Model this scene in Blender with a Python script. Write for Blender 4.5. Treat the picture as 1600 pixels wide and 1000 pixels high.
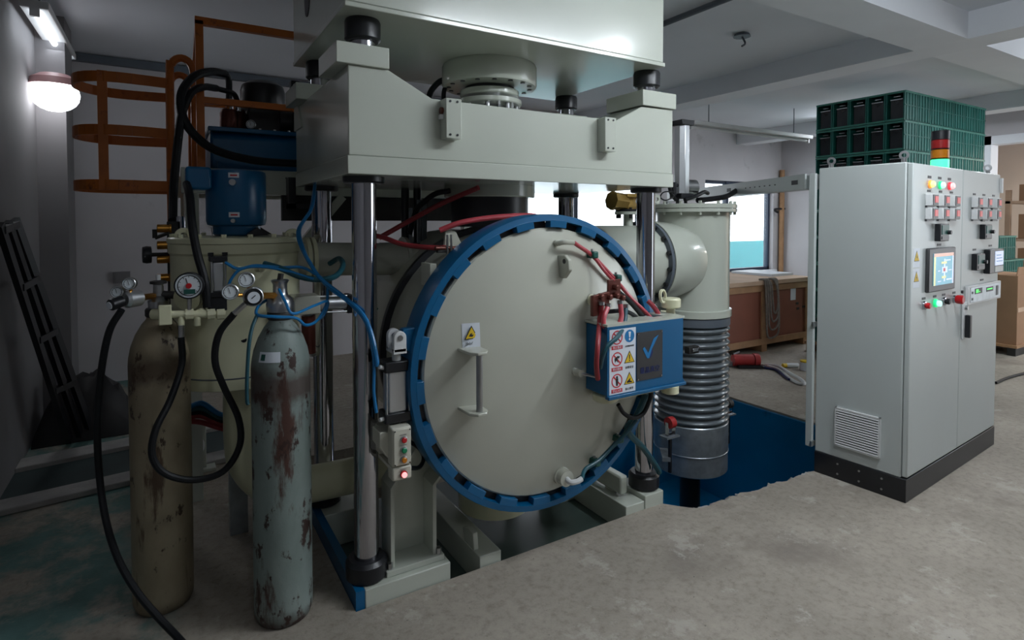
import bpy, bmesh, math, random
from mathutils import Vector, Matrix
random.seed(7)
PI = math.pi
for o in list(bpy.data.objects): bpy.data.objects.remove(o)
scene = bpy.context.scene
C = scene.collection

# ------------------------------------------------------------------ camera
F_PX, CX, CY, CAM_H = 900.0, 800.0, 372.0, 1.55
PITCH, YAW = math.atan((CY - 345.0) / F_PX), math.radians(31.2)
cd = bpy.data.cameras.new('camera'); cam = bpy.data.objects.new('camera', cd); C.objects.link(cam)
cam.location = (0, 0, CAM_H)
cam.rotation_euler = (PI / 2 - PITCH, 0, -YAW)
cd.sensor_width = 36.0; cd.lens = 36.0 * F_PX / 1600.0
cd.shift_y = -(500.0 - CY) / 1600.0
cd.clip_start = .05; cd.clip_end = 200
scene.camera = cam

# ------------------------------------------------------------------ world, exposure, large lights
scene.view_settings.view_transform = 'Standard'
scene.view_settings.look = 'None'
scene.view_settings.gamma = 1.0
scene.view_settings.exposure = -0.5
scene.view_settings.use_curve_mapping = False
w = bpy.data.worlds.new('daylight'); scene.world = w; w.use_nodes = True
bg = w.node_tree.nodes['Background']
bg.inputs['Color'].default_value = (.86, .93, 1.0, 1); bg.inputs['Strength'].default_value = 5.0

# ------------------------------------------------------------------ helpers
_fwd = Vector((math.sin(YAW) * math.cos(PITCH), math.cos(YAW) * math.cos(PITCH), -math.sin(PITCH)))
_rgt = Vector((math.cos(YAW), -math.sin(YAW), 0)); _upv = _rgt.cross(_fwd)
def at(px, py, X=None, Y=None, Z=None):
    """world point seen at a photograph pixel on the plane X=, Y= or Z="""
    d = _fwd + _rgt * ((px - CX) / F_PX) - _upv * ((py - CY) / F_PX)
    if X is not None: t = X / d.x
    elif Y is not None: t = Y / d.y
    else: t = (Z - CAM_H) / d.z
    return Vector((0, 0, CAM_H)) + d * t

MATS = {}
def mat(name, col, rough=.5, metal=0.0, var=.08, scale=6.0, bump=0.0, emit=0.0, spec=.5, coat=0.0, dirt=None, dirt_amt=0.0, dirt_scale=3.0, alpha=1.0):
    m = bpy.data.materials.new(name); m.use_nodes = True; nt = m.node_tree
    b = nt.nodes['Principled BSDF']
    b.inputs['Roughness'].default_value = rough; b.inputs['Metallic'].default_value = metal
    b.inputs['Specular IOR Level'].default_value = spec
    b.inputs['Coat Weight'].default_value = coat; b.inputs['Coat Roughness'].default_value = .12
    tc = nt.nodes.new('ShaderNodeTexCoord')
    n = nt.nodes.new('ShaderNodeTexNoise'); n.inputs['Scale'].default_value = scale; n.inputs['Detail'].default_value = 5
    nt.links.new(tc.outputs['Object'], n.inputs['Vector'])
    r = nt.nodes.new('ShaderNodeValToRGB')
    r.color_ramp.elements[0].position = .3; r.color_ramp.elements[1].position = .7
    r.color_ramp.elements[0].color = tuple(c * (1 - var) for c in col) + (1,)
    r.color_ramp.elements[1].color = tuple(min(1, c * (1 + var)) for c in col) + (1,)
    nt.links.new(n.outputs['Fac'], r.inputs['Fac'])
    out = r.outputs['Color']
    if dirt:
        n2 = nt.nodes.new('ShaderNodeTexNoise'); n2.inputs['Scale'].default_value = dirt_scale; n2.inputs['Detail'].default_value = 9; n2.inputs['Roughness'].default_value = .7
        nt.links.new(tc.outputs['Object'], n2.inputs['Vector'])
        r2 = nt.nodes.new('ShaderNodeValToRGB'); r2.color_ramp.elements[0].position = .62 - dirt_amt * .3; r2.color_ramp.elements[1].position = .72 - dirt_amt * .2
        nt.links.new(n2.outputs['Fac'], r2.inputs['Fac'])
        mx = nt.nodes.new('ShaderNodeMix'); mx.data_type = 'RGBA'
        nt.links.new(r2.outputs['Color'], mx.inputs['Factor']); nt.links.new(out, mx.inputs['A']); mx.inputs['B'].default_value = tuple(dirt) + (1,)
        out = mx.outputs['Result']
    nt.links.new(out, b.inputs['Base Color'])
    if bump:
        bp = nt.nodes.new('ShaderNodeBump'); bp.inputs['Strength'].default_value = bump; bp.inputs['Distance'].default_value = .01
        n3 = nt.nodes.new('ShaderNodeTexNoise'); n3.inputs['Scale'].default_value = scale * 6; n3.inputs['Detail'].default_value = 6
        nt.links.new(tc.outputs['Object'], n3.inputs['Vector'])
        nt.links.new(n3.outputs['Fac'], bp.inputs['Height']); nt.links.new(bp.outputs['Normal'], b.inputs['Normal'])
    if emit:
        nt.links.new(out, b.inputs['Emission Color']); b.inputs['Emission Strength'].default_value = emit
    if alpha < 1: b.inputs['Alpha'].default_value = alpha
    MATS[name] = m
    return m

mat('press_paint', (.50, .53, .46), .26, var=.03, scale=2, coat=.5, bump=.04)
mat('door_paint', (.49, .495, .42), .24, var=.04, scale=2.5, coat=.5, bump=.03)
mat('cream_paint', (.68, .67, .46), .33, var=.04, scale=3, coat=.15)
mat('blue_paint', (.0, .092, .225), .34, var=.06, scale=3, coat=.1)
mat('pit_blue', (.001, .16, .35), .35, var=.2, scale=1.6, dirt=(.002, .06, .12), dirt_amt=.05)
mat('chrome', (.50, .50, .54), .1, 1.0, var=.02)
mat('steel', (.45, .46, .47), .3, 1.0, var=.1, scale=12)
mat('aluminium', (.62, .64, .66), .33, .85, var=.04, scale=5)
mat('galvanised', (.36, .40, .43), .35, .75, var=.18, scale=18)
mat('bellows_grey', (.13, .15, .165), .25, .2, var=.12, scale=9, coat=.4)
mat('band_grey', (.10, .12, .145), .45, var=.1)
mat('black_rubber', (.006, .007, .009), .5, var=.2, scale=20, spec=.3)
mat('black_steel', (.010, .011, .014), .35, var=.2, scale=10)
mat('dark_iron', (.035, .034, .033), .55, .4, var=.3, scale=9)
mat('orange_paint', (.50, .13, .012), .45, var=.12, scale=8, dirt=(.15, .04, .01), dirt_amt=.1, dirt_scale=9)
mat('red_hose', (.30, .028, .035), .42, var=.1, scale=20)
mat('pink_hose', (.42, .05, .065), .4, var=.1, scale=20)
mat('teal_hose', (.01, .075, .10), .4, var=.1, scale=20)
mat('blue_tube', (.008, .17, .42), .35, var=.1, scale=20)
mat('brass', (.55, .26, .05), .28, .9, var=.12, scale=14)
mat('bronze_valve', (.34, .22, .06), .4, .6, var=.15, scale=14)
mat('copper_brown', (.13, .038, .028), .4, .5, var=.2, scale=14)
mat('green_clamp', (.006, .075, .06), .4)
mat('white_plastic', (.62, .63, .63), .4, var=.03)
mat('ivory_plastic', (.58, .57, .48), .42, var=.04)
mat('cabinet_paint', (.46, .495, .485), .36, var=.02, scale=3, coat=.12)
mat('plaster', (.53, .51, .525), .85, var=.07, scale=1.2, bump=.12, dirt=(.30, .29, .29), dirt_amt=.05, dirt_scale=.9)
mat('plaster_shaded', (.20, .193, .20), .85, var=.1, scale=1.0, bump=.12, dirt=(.22, .21, .21), dirt_amt=.1, dirt_scale=.9)  # light grey plaster darkened here, so the dimness sits in the colour
mat('ceiling_paint', (.72, .75, .80), .85, var=.05, scale=.8, bump=.05)
mat('beam_paint', (.80, .82, .86), .8, var=.05, scale=1.0, bump=.05)
mat('warm_wall', (.72, .62, .53), .85, var=.05, scale=1)
mat('kerb_concrete', (.36, .35, .34), .85, var=.2, scale=7, bump=.3)
mat('wood', (.36, .2, .10), .65, var=.22, scale=5)
mat('plywood', (.20, .062, .035), .6, var=.16, scale=2.2)
mat('pale_wood', (.52, .36, .25), .7, var=.12, scale=3)
mat('cardboard', (.32, .18, .10), .8, var=.1, scale=4)
mat('crate_green', (.008, .115, .095), .42, var=.15, scale=5)
mat('crate_content', (.015, .018, .022), .25, var=.3, scale=7)
mat('crate_silver', (.5, .52, .53), .25, .9)
mat('red_paint', (.33, .02, .02), .4, var=.15, scale=8)
mat('rope_grey', (.20, .175, .15), .8, var=.2, scale=30)
mat('tarp_black', (.012, .011, .012), .6, var=.3, scale=6)
mat('dial_white', (.70, .76, .80), .4, var=.02)
mat('glass_dark', (.02, .025, .035), .08)
mat('print_black', (.012, .012, .015), .5)
mat('print_red', (.55, .02, .03), .5)
mat('print_yellow', (.72, .48, .02), .5)
mat('print_blue', (.005, .17, .42), .5)
mat('print_navy', (.008, .018, .10), .45)
mat('sticker_white', (.68, .72, .78), .45, var=.02)
mat('nameplate', (.075, .075, .078), .4, .6, var=.06)
mat('button_red', (.5, .01, .015), .3); mat('button_green', (.005, .22, .09), .3); mat('button_amber', (.65, .22, .01), .3)
mat('lit_red', (1, .04, .06), .3, emit=1.1); mat('lit_green', (.02, .8, .25), .3, emit=1.0); mat('lit_amber', (1, .35, .06), .3, emit=1.0)
mat('lit_white_red', (1, .42, .42), .3, emit=1.6); mat('lit_white_green', (.45, 1, .8), .3, emit=1.4); mat('lit_yellow', (1, .85, .3), .3, emit=1.3)
mat('led_red', (.55, .03, .03), .3, emit=.35); mat('led_green', (.03, .9, .1), .3, emit=1.0)
mat('beacon_red', (.28, .015, .015), .25); mat('beacon_amber', (.5, .17, .01), .25); mat('beacon_green', (.06, 1, .30), .25, emit=2.6)
mat('screen_teal', (.12, .42, .55), .25, emit=.55); mat('screen_peach', (.75, .42, .33), .25, emit=.6); mat('screen_white', (.62, .72, .92), .25, emit=.7)
mat('screen_yellow', (.75, .75, .35), .25, emit=.6)
mat('tube_glow', (.86, .93, 1.0), .4, emit=125.0, var=0); mat('tube_glow_soft', (.86, .93, 1.0), .4, emit=10.0, var=0); mat('bulb_glow', (.95, .97, 1.0), .4, emit=9.0, var=0)
mat('teal_fence', (.10, .52, .55), .6, var=.05)
mat('glass', (.75, .88, .95), .05, alpha=.14, var=0)

def floor_material():
    m = bpy.data.materials.new('concrete_floor'); m.use_nodes = True; nt = m.node_tree; L = nt.links.new
    b = nt.nodes['Principled BSDF']; geo = nt.nodes.new('ShaderNodeNewGeometry')
    def noise(s, d=6, ro=.6):
        n = nt.nodes.new('ShaderNodeTexNoise'); n.inputs['Scale'].default_value = s; n.inputs['Detail'].default_value = d; n.inputs['Roughness'].default_value = ro
        L(geo.outputs['Position'], n.inputs['Vector']); return n.outputs['Fac']
    def ramp(f, stops):
        r = nt.nodes.new('ShaderNodeValToRGB')
        while len(r.color_ramp.elements) < len(stops): r.color_ramp.elements.new(.5)
        for e, (p, c) in zip(r.color_ramp.elements, stops): e.position = p; e.color = tuple(c) + (1,)
        L(f, r.inputs['Fac']); return r.outputs['Color']
    def mix(f, a, bb):
        x = nt.nodes.new('ShaderNodeMix'); x.data_type = 'RGBA'; L(f, x.inputs['Factor'])
        for s, v in (('A', a), ('B', bb)):
            if isinstance(v, tuple): x.inputs[s].default_value = v + (1,)
            else: L(v, x.inputs[s])
        return x.outputs['Result']
    base = ramp(noise(1.3), [(.3, (.27, .24, .20)), (.5, (.335, .298, .25)), (.7, (.40, .36, .305))])
    fine = ramp(noise(26, 8, .75), [(.34, (.62, .60, .58)), (.50, (.95, .94, .93)), (.68, (1.08, 1.07, 1.05))])
    mul = nt.nodes.new('ShaderNodeMix'); mul.data_type = 'RGBA'; mul.blend_type = 'MULTIPLY'; mul.inputs['Factor'].default_value = .8
    L(base, mul.inputs['A']); L(fine, mul.inputs['B']); col = mul.outputs['Result']
    stain = ramp(noise(.9, 8, .68), [(.55, (0, 0, 0)), (.66, (1, 1, 1))])
    col = mix(stain, col, (.215, .185, .155))
    wear = ramp(noise(3.4, 10, .75), [(.57, (0, 0, 0)), (.62, (.8, .8, .8))]); col = mix(wear, col, (.42, .385, .335))
    pits = ramp(noise(55, 3, .5), [(.70, (0, 0, 0)), (.74, (1, 1, 1))]); col = mix(pits, col, (.13, .115, .10))
    # worn teal paint on the left bay (world X below about 0.3)
    sep = nt.nodes.new('ShaderNodeSeparateXYZ'); L(geo.outputs['Position'], sep.inputs[0])
    wob = nt.nodes.new('ShaderNodeMath'); wob.operation = 'MULTIPLY_ADD'; L(noise(1.1, 6), wob.inputs[0]); wob.inputs[1].default_value = 1.5; L(sep.outputs['X'], wob.inputs[2])
    side = ramp(wob.outputs[0], [(.60, (1, 1, 1)), (.78, (0, 0, 0))])
    worn = ramp(noise(2.6, 9, .7), [(.46, (1, 1, 1)), (.60, (0, 0, 0))])
    both = nt.nodes.new('ShaderNodeMix'); both.data_type = 'RGBA'; both.blend_type = 'MULTIPLY'; both.inputs['Factor'].default_value = 1
    L(side, both.inputs['A']); L(worn, both.inputs['B'])
    teal = ramp(noise(5), [(.3, (.06, .135, .125)), (.7, (.12, .23, .215))])
    col = mix(both.outputs['Result'], col, teal)
    L(col, b.inputs['Base Color']); b.inputs['Roughness'].default_value = .72
    bp = nt.nodes.new('ShaderNodeBump'); bp.inputs['Strength'].default_value = .35; bp.inputs['Distance'].default_value = .02
    L(noise(14, 9, .7), bp.inputs['Height']); L(bp.outputs['Normal'], b.inputs['Normal'])
    MATS['concrete'] = m
floor_material()
def cylinder_material(name, paint_a, paint_b, rust, amt, band):
    """old cylinder paint with vertical scratches and rust"""
    m = bpy.data.materials.new(name); m.use_nodes = True; nt = m.node_tree; L = nt.links.new
    b = nt.nodes['Principled BSDF']; tc = nt.nodes.new('ShaderNodeTexCoord')
    def noise(s, vec=(1, 1, 1), d=8, ro=.65):
        mp = nt.nodes.new('ShaderNodeMapping'); mp.inputs['Scale'].default_value = vec; L(tc.outputs['Object'], mp.inputs['Vector'])
        n = nt.nodes.new('ShaderNodeTexNoise'); n.inputs['Scale'].default_value = s; n.inputs['Detail'].default_value = d; n.inputs['Roughness'].default_value = ro
        L(mp.outputs['Vector'], n.inputs['Vector']); return n.outputs['Fac']
    def ramp(f, p0, p1, c0=(0, 0, 0), c1=(1, 1, 1)):
        r = nt.nodes.new('ShaderNodeValToRGB'); e = r.color_ramp.elements; e[0].position = p0; e[1].position = p1; e[0].color = c0 + (1,); e[1].color = c1 + (1,)
        L(f, r.inputs['Fac']); return r.outputs['Color']
    def mix(f, a, c):
        x = nt.nodes.new('ShaderNodeMix'); x.data_type = 'RGBA'; L(f, x.inputs['Factor']); L(a, x.inputs['A']); x.inputs['B'].default_value = c + (1,); return x.outputs['Result']
    col = ramp(noise(5, (1, 1, .5)), .32, .68, paint_a, paint_b)
    col = mix(ramp(noise(7, (1, 1, .22)), .64 - amt, .70 - amt), col, rust)
    col = mix(ramp(noise(16, (1, 1, .6)), .65 - amt * .75, .69 - amt * .75), col, tuple(c * .5 for c in rust))
    sep = nt.nodes.new('ShaderNodeSeparateXYZ'); L(tc.outputs['Object'], sep.inputs[0])
    ad = nt.nodes.new('ShaderNodeMath'); ad.operation = 'MULTIPLY_ADD'; L(noise(6), ad.inputs[0]); ad.inputs[1].default_value = .08
    hz = nt.nodes.new('ShaderNodeMath'); hz.operation = 'MULTIPLY'; hz.inputs[1].default_value = .5; L(sep.outputs['Z'], hz.inputs[0]); L(hz.outputs[0], ad.inputs[2])
    col2 = ramp(ad.outputs[0], band[0] / 2 + .03, band[0] / 2 + .05)
    mm = nt.nodes.new('ShaderNodeMix'); mm.data_type = 'RGBA'; mm.blend_type = 'MULTIPLY'; mm.inputs['Factor'].default_value = 1; L(col2, mm.inputs['A'])
    r = ramp(ad.outputs[0], band[1] / 2 + .03, band[1] / 2 + .06, (.8, .8, .8), (0, 0, 0)); L(r, mm.inputs['B'])
    col = mix(mm.outputs['Result'], col, tuple(c * .8 for c in rust))
    foot = ramp(ad.outputs[0], .045, .075, (.8, .8, .8), (0, 0, 0)); col = mix(foot, col, tuple(c * .45 for c in rust))
    L(col, b.inputs['Base Color']); b.inputs['Roughness'].default_value = .5
    bp = nt.nodes.new('ShaderNodeBump'); bp.inputs['Strength'].default_value = .25; bp.inputs['Distance'].default_value = .006
    L(noise(30), bp.inputs['Height']); L(bp.outputs['Normal'], b.inputs['Normal'])
    MATS[name] = m
cylinder_material('old_tan_paint', (.22, .175, .11), (.33, .28, .19), (.085, .050, .028), .075, (.93, 1.0))
cylinder_material('old_teal_paint', (.17, .215, .20), (.25, .30, .28), (.065, .028, .02), .115, (.86, .98))

class G:
    """collects shapes of one part"""
    def __init__(s): s.v = []; s.f = []
    def add(s, vs, fs):
        o = len(s.v); s.v += [tuple(p) for p in vs]; s.f += [tuple(i + o for i in f) for f in fs]; return s
    def box(s, lo, hi, M=None):
        vs = [Vector((x, y, z)) for x in (lo[0], hi[0]) for y in (lo[1], hi[1]) for z in (lo[2], hi[2])]
        if M is not None: vs = [M @ p for p in vs]
        return s.add(vs, [(0, 1, 3, 2), (4, 6, 7, 5), (0, 4, 5, 1), (2, 3, 7, 6), (0, 2, 6, 4), (1, 5, 7, 3)])
    def bar(s, p0, p1, w, h, up=(0, 0, 1)):
        """rectangular bar between two points"""
        p0, p1 = Vector(p0), Vector(p1); d = (p1 - p0).normalized(); u = Vector(up)
        if abs(d.dot(u)) > .98: u = Vector((0, 1, 0))
        a = d.cross(u).normalized(); b = a.cross(d)
        q = [a * (w / 2 * i) + b * (h / 2 * j) for i, j in ((-1, -1), (1, -1), (1, 1), (-1, 1))]
        return s.add([p0 + k for k in q] + [p1 + k for k in q], [(3, 2, 1, 0), (4, 5, 6, 7), (0, 1, 5, 4), (1, 2, 6, 5), (2, 3, 7, 6), (3, 0, 4, 7)])
    def lathe(s, prof, o=(0, 0, 0), ax='Z', n=32, closed=False):
        """profile [(radius, height)] turned about an axis; closed = ring-shaped section"""
        o = Vector(o)
        if isinstance(ax, str): ax = {'X': Vector((1, 0, 0)), 'Y': Vector((0, 1, 0)), 'Z': Vector((0, 0, 1))}[ax]
        ax = Vector(ax).normalized(); a = ax.orthogonal().normalized(); b = ax.cross(a)
        vs = []
        for r, h in prof:
            for k in range(n):
                t = 2 * PI * k / n; vs.append(o + ax * h + a * (r * math.cos(t)) + b * (r * math.sin(t)))
        fs = []; m = len(prof)
        for i in range(m if closed else m - 1):
            j = (i + 1) % m
            for k in range(n): l = (k + 1) % n; fs.append((i * n + k, i * n + l, j * n + l, j * n + k))
        if not closed: fs += [tuple(range(n))[::-1], tuple((m - 1) * n + k for k in range(n))]
        return s.add(vs, fs)
    def cyl(s, p0, p1, r, r1=None, n=24):
        p0, p1 = Vector(p0), Vector(p1); L = (p1 - p0).length
        return s.lathe([(r, 0), (r if r1 is None else r1, L)], p0, p1 - p0, n)
    def ball(s, c, r, n=16, sq=1.0):
        return s.lathe([(max(1e-4, r * math.sin(PI * i / 10)), -r * sq * math.cos(PI * i / 10)) for i in range(11)], c, 'Z', n)
    def prism(s, poly, lo, hi, ax='Y'):
        """polygon [(a, b)] pushed along an axis: Y -> (x, z), X -> (y, z), Z -> (x, y)"""
        f = {'Y': lambda a, b, t: (a, t, b), 'X': lambda a, b, t: (t, a, b), 'Z': lambda a, b, t: (a, b, t)}[ax]
        n = len(poly); vs = [f(a, b, lo) for a, b in poly] + [f(a, b, hi) for a, b in poly]
        return s.add(vs, [tuple(range(n)), tuple(range(n, 2 * n))[::-1]] + [(i, (i + 1) % n, n + (i + 1) % n, n + i) for i in range(n)])
    def tube(s, pts, r, n=10, sub=6):
        P = [Vector(p) for p in pts]
        if sub > 1 and len(P) > 2:
            Q = [P[0] * 2 - P[1]] + P + [P[-1] * 2 - P[-2]]; out = []
            for i in range(1, len(Q) - 2):
                a, b, c, d = Q[i - 1:i + 3]
                for k in range(sub):
                    t = k / sub
                    out.append(.5 * ((2 * b) + (c - a) * t + (2 * a - 5 * b + 4 * c - d) * t * t + (3 * b - a - 3 * c + d) * t ** 3))
            P = out + [P[-1]]
        vs = []; up = None
        for i, p in enumerate(P):
            d = (P[min(i + 1, len(P) - 1)] - P[max(i - 1, 0)])
            d = d.normalized() if d.length > 1e-9 else Vector((0, 0, 1))
            up = d.orthogonal().normalized() if up is None else (up - d * up.dot(d)).normalized()
            b = d.cross(up)
            vs += [p + up * (r * math.cos(2 * PI * k / n)) + b * (r * math.sin(2 * PI * k / n)) for k in range(n)]
        fs = [(i * n + k, i * n + (k + 1) % n, (i + 1) * n + (k + 1) % n, (i + 1) * n + k) for i in range(len(P) - 1) for k in range(n)]
        fs += [tuple(range(n))[::-1], tuple((len(P) - 1) * n + k for k in range(n))]
        return s.add(vs, fs)

LOCAL = set()
def obj(name, g, m, parent=None, bevel=0.0, ang=35):
    me = bpy.data.meshes.new(name)
    vs = g.v; off = None
    if parent is None and vs:
        xs, ys, zs = zip(*vs); off = Vector(((min(xs) + max(xs)) / 2, (min(ys) + max(ys)) / 2, min(zs)))
        vs = [tuple(Vector(p) - off) for p in vs]
    me.from_pydata(vs, [], g.f)
    bm = bmesh.new(); bm.from_mesh(me); bmesh.ops.recalc_face_normals(bm, faces=bm.faces); bm.to_mesh(me); bm.free()
    me.polygons.foreach_set('use_smooth', [True] * len(me.polygons))
    me.set_sharp_from_angle(angle=math.radians(ang))
    me.materials.append(MATS[m])
    o = bpy.data.objects.new(name, me); C.objects.link(o)
    if off is not None: o.location = off
    if parent is not None:
        o.parent = parent
        if parent.parent is None and parent.name not in LOCAL:
            Mw = Matrix.LocRotScale(parent.location, parent.rotation_euler, None)
            o.matrix_parent_inverse = Mw.inverted()
        elif parent.name in LOCAL: LOCAL.add(o.name)
    if bevel:
        md = o.modifiers.new('bevel', 'BEVEL'); md.width = bevel; md.segments = 2; md.limit_method = 'ANGLE'; md.angle_limit = math.radians(40)
    return o
def tag(o, label=None, cat=None, group=None, kind=None):
    if label: o['label'] = label
    if cat: o['category'] = cat
    if group: o['group'] = group
    if kind: o['kind'] = kind
    return o
def thing(name, label, cat, loc=(0, 0, 0), rz=0.0, group=None, local=False):
    e = bpy.data.objects.new(name, None); C.objects.link(e); e.location = loc; e.rotation_euler = (0, 0, rz); e.empty_display_size = .1
    if local: LOCAL.add(e.name)
    return tag(e, label, cat, group)
def struct(name, g, m, bevel=0.0, label=None):
    o = obj(name, g, m, None, bevel); o['kind'] = 'structure'
    if label: o['label'] = label
    return o
def copy_tree(o, parent=None):
    c = o.copy(); C.objects.link(c)
    if parent is not None:
        c.parent = parent; c.matrix_parent_inverse = o.matrix_parent_inverse.copy()
    for ch in list(o.children): copy_tree(ch, c)
    return c
FONT_SIZE = 1.0
def text(name, body, size, M, m, parent, depth=.0006):
    """flat lettering; M places the text's own x/y plane"""
    cu = bpy.data.curves.new(name, 'FONT'); cu.body = body; cu.size = size; cu.align_x = 'CENTER'; cu.align_y = 'CENTER'; cu.extrude = depth; cu.resolution_u = 2
    t = bpy.data.objects.new(name + '_tmp', cu); C.objects.link(t)
    dg = bpy.context.evaluated_depsgraph_get(); me = bpy.data.meshes.new_from_object(t.evaluated_get(dg))
    g = G(); g.add([M @ v.co for v in me.vertices], [tuple(p.vertices) for p in me.polygons])
    bpy.data.objects.remove(t); bpy.data.meshes.remove(me)
    return obj(name, g, m, parent)
def face_y(x, y, z):   # text plane facing -Y
    return Matrix.Translation((x, y, z)) @ Matrix.Rotation(PI / 2, 4, 'X')

# ------------------------------------------------------------------ the setting
CEIL = 3.1
edge = [(2.31, 2.245), (2.345, 2.205), (2.376, 2.165), (2.41, 2.13), (2.435, 2.108)]
x = 2.435
while x < 3.40:
    x += random.uniform(.03, .06); edge.append((x, 2.108 - (x - 2.435) * .062 + random.uniform(-.016, .016)))
edge += [(3.46, 2.04), (4.25, 2.03)]
g = G()
g.prism([(-.8, -3.0), (14, -3.0), (14, 2.03)] + edge[::-1] + [(1.7, 2.238), (1.0, 2.232), (.63, 2.235), (-.8, 2.235)], -1.0, 0, 'Z')
g.prism([(-.8, 2.235), (.63, 2.235), (.63, 3.9), (-.8, 3.9)], -1.0, 0, 'Z')
g.prism([(4.25, 2.03), (14, 2.03), (14, 3.9), (4.25, 3.9)], -1.0, 0, 'Z')
g.prism([(-.8, 3.9), (14, 3.9), (14, 6.9), (-.8, 6.9)], -1.0, 0, 'Z')
g.box((.5, 2.0, -1.05), (4.4, 4.0, -.95))
fl = struct('floor', g, 'concrete', label='worn concrete floor with a sunken machine pit')
# crumbled lip of concrete sloping into the pit along the cut edge
g = G(); lip = [p_ for p_ in edge if 2.36 < p_[0] < 3.45]; E2 = []
for (xa, ya), (xb, yb) in zip(lip, lip[1:]):
    for k in range(3): E2.append((xa + (xb - xa) * k / 3, ya + (yb - ya) * k / 3))
vs = []
for (xx, yy) in E2:
    for dy, dz in ((-.006, .001), (.008, -.006), (.02, -.022), (.026, -.05), (.03, -.11), (-.01, -.12)):
        k = 0 if dz > 0 else 1; vs.append((xx + k * random.uniform(-.006, .006), yy + dy + k * random.uniform(-.010, .012), dz + k * random.uniform(-.008, .007)))
g.add(vs, [(i * 6 + j, i * 6 + j + 1, i * 6 + j + 7, i * 6 + j + 6) for i in range(len(E2) - 1) for j in range(5)])
tag(obj('broken_edge', g, 'kerb_concrete', fl), 'crumbled concrete along the cut edge', kind='stuff')
pit = struct('pit_lining', G().box((4.222, 2.05, -.95), (4.249, 3.89, -.015)).box((2.4, 3.865, -.95), (4.222, 3.895, -.015)).box((2.37, 2.12, -.95), (4.222, 3.865, -.93)), 'pit_blue', label='blue painted steel lining of the machine pit')

g = G().box((-1.0, -3, 0), (-.8, 6.9, CEIL))
struct('wall_left', g, 'plaster_shaded', label='grey plaster side wall with dimness put in the colour')
struct('wall_front_added', G().box((-1.0, -3.2, 0), (8.5, -3.0, CEIL)), 'plaster_shaded', label='unseen plaster wall behind the viewer, added to hold back daylight')  # unseen wall, added and sized to keep daylight off the left side
struct('wall_pier', G().box((-.8, 5.55, 0), (-.62, 5.95, CEIL)), 'plaster_shaded', label='shallow plaster pier on the side wall')
def wall_with_openings(y0, y1, xa, xb, z1, holes):
    g = G(); x = xa
    for (h0, h1, z0, zt) in holes:
        g.box((x, y0, 0), (h0, y1, z1)); g.box((h0, y0, 0), (h1, y1, z0)); g.box((h0, y0, zt), (h1, y1, z1)); x = h1
    return g.box((x, y0, 0), (xb, y1, z1))
WINS = [(3.9, 6.5, .64, 2.25), (7.9, 9.78, .64, 2.25)]
struct('wall_back', wall_with_openings(6.7, 6.9, -.8, 14, CEIL, WINS), 'plaster', label='pale plaster back wall with two windows')
mat('window_frame_paint', (.03, .045, .08), .4)
for i, (a, b, z0, z1) in enumerate(WINS):
    wn = bpy.data.objects.new('window_%d' % (i + 1), None); C.objects.link(wn); wn.location = (a, 6.8, z0); wn['kind'] = 'structure'; wn['label'] = 'dark framed sliding window in the back wall'
    t = .05; g = G().box((a, 6.78, z0), (b, 6.86, z0 + t)).box((a, 6.78, z1 - t), (b, 6.86, z1)).box((a, 6.78, z0), (a + t, 6.86, z1)).box((b - t, 6.78, z0), (b, 6.86, z1))
    obj('frame', g, 'window_frame_paint', wn)
    n = 2 if i else 2
    for k in range(1, n):
        xm = a + (b - a) * (k / n) - (.28 if i else 0); obj('mullion', G().box((xm - .035, 6.77, z0), (xm + .035, 6.85, z1)), 'window_frame_paint', wn)
    xm = a + (b - a) / 2 - (.28 if i else 0)
    for (p, q) in ((a + t, xm - .035), (xm + .035, b - t)): obj('pane', G().box((p, 6.81, z0 + t), (q, 6.816, z1 - t)), 'glass', wn)
    obj('sill', G().box((a - .05, 6.64, z0 - .04), (b + .05, 6.78, z0)), 'beam_paint', wn)
tag(obj('fence', G().box((3, 8.6, 0), (16, 8.65, 1.08)), 'teal_fence'), 'teal sheet fence standing outside the window', 'fence')
tag(obj('ground', G().box((-4, 6.9, -.2), (20, 14, -.02)), 'kerb_concrete'), kind='structure')

g = G().box((10.0, 3.55, 0), (10.2, 6.7, CEIL)).box((10.0, 0, 2.66), (10.2, 3.55, CEIL))
struct('wall_right', g, 'plaster', label='plaster partition wall with a wide doorway')
struct('trim_1', G().box((9.98, 3.47, 0), (10.22, 3.56, 2.74)).box((9.98, 0, 2.62), (10.22, 3.56, 2.74)), 'beam_paint', label='white frame around the wide doorway')
struct('wall_far', G().box((13.6, -1, 0), (13.8, 6.7, CEIL)), 'warm_wall', label='warm coloured wall beyond the doorway')
struct('trim_2', G().cyl((9.93, 6.63, 0), (9.93, 6.63, 2.5), .045, n=12), 'wood', label='brown vertical pipe in the wall corner')

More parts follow.
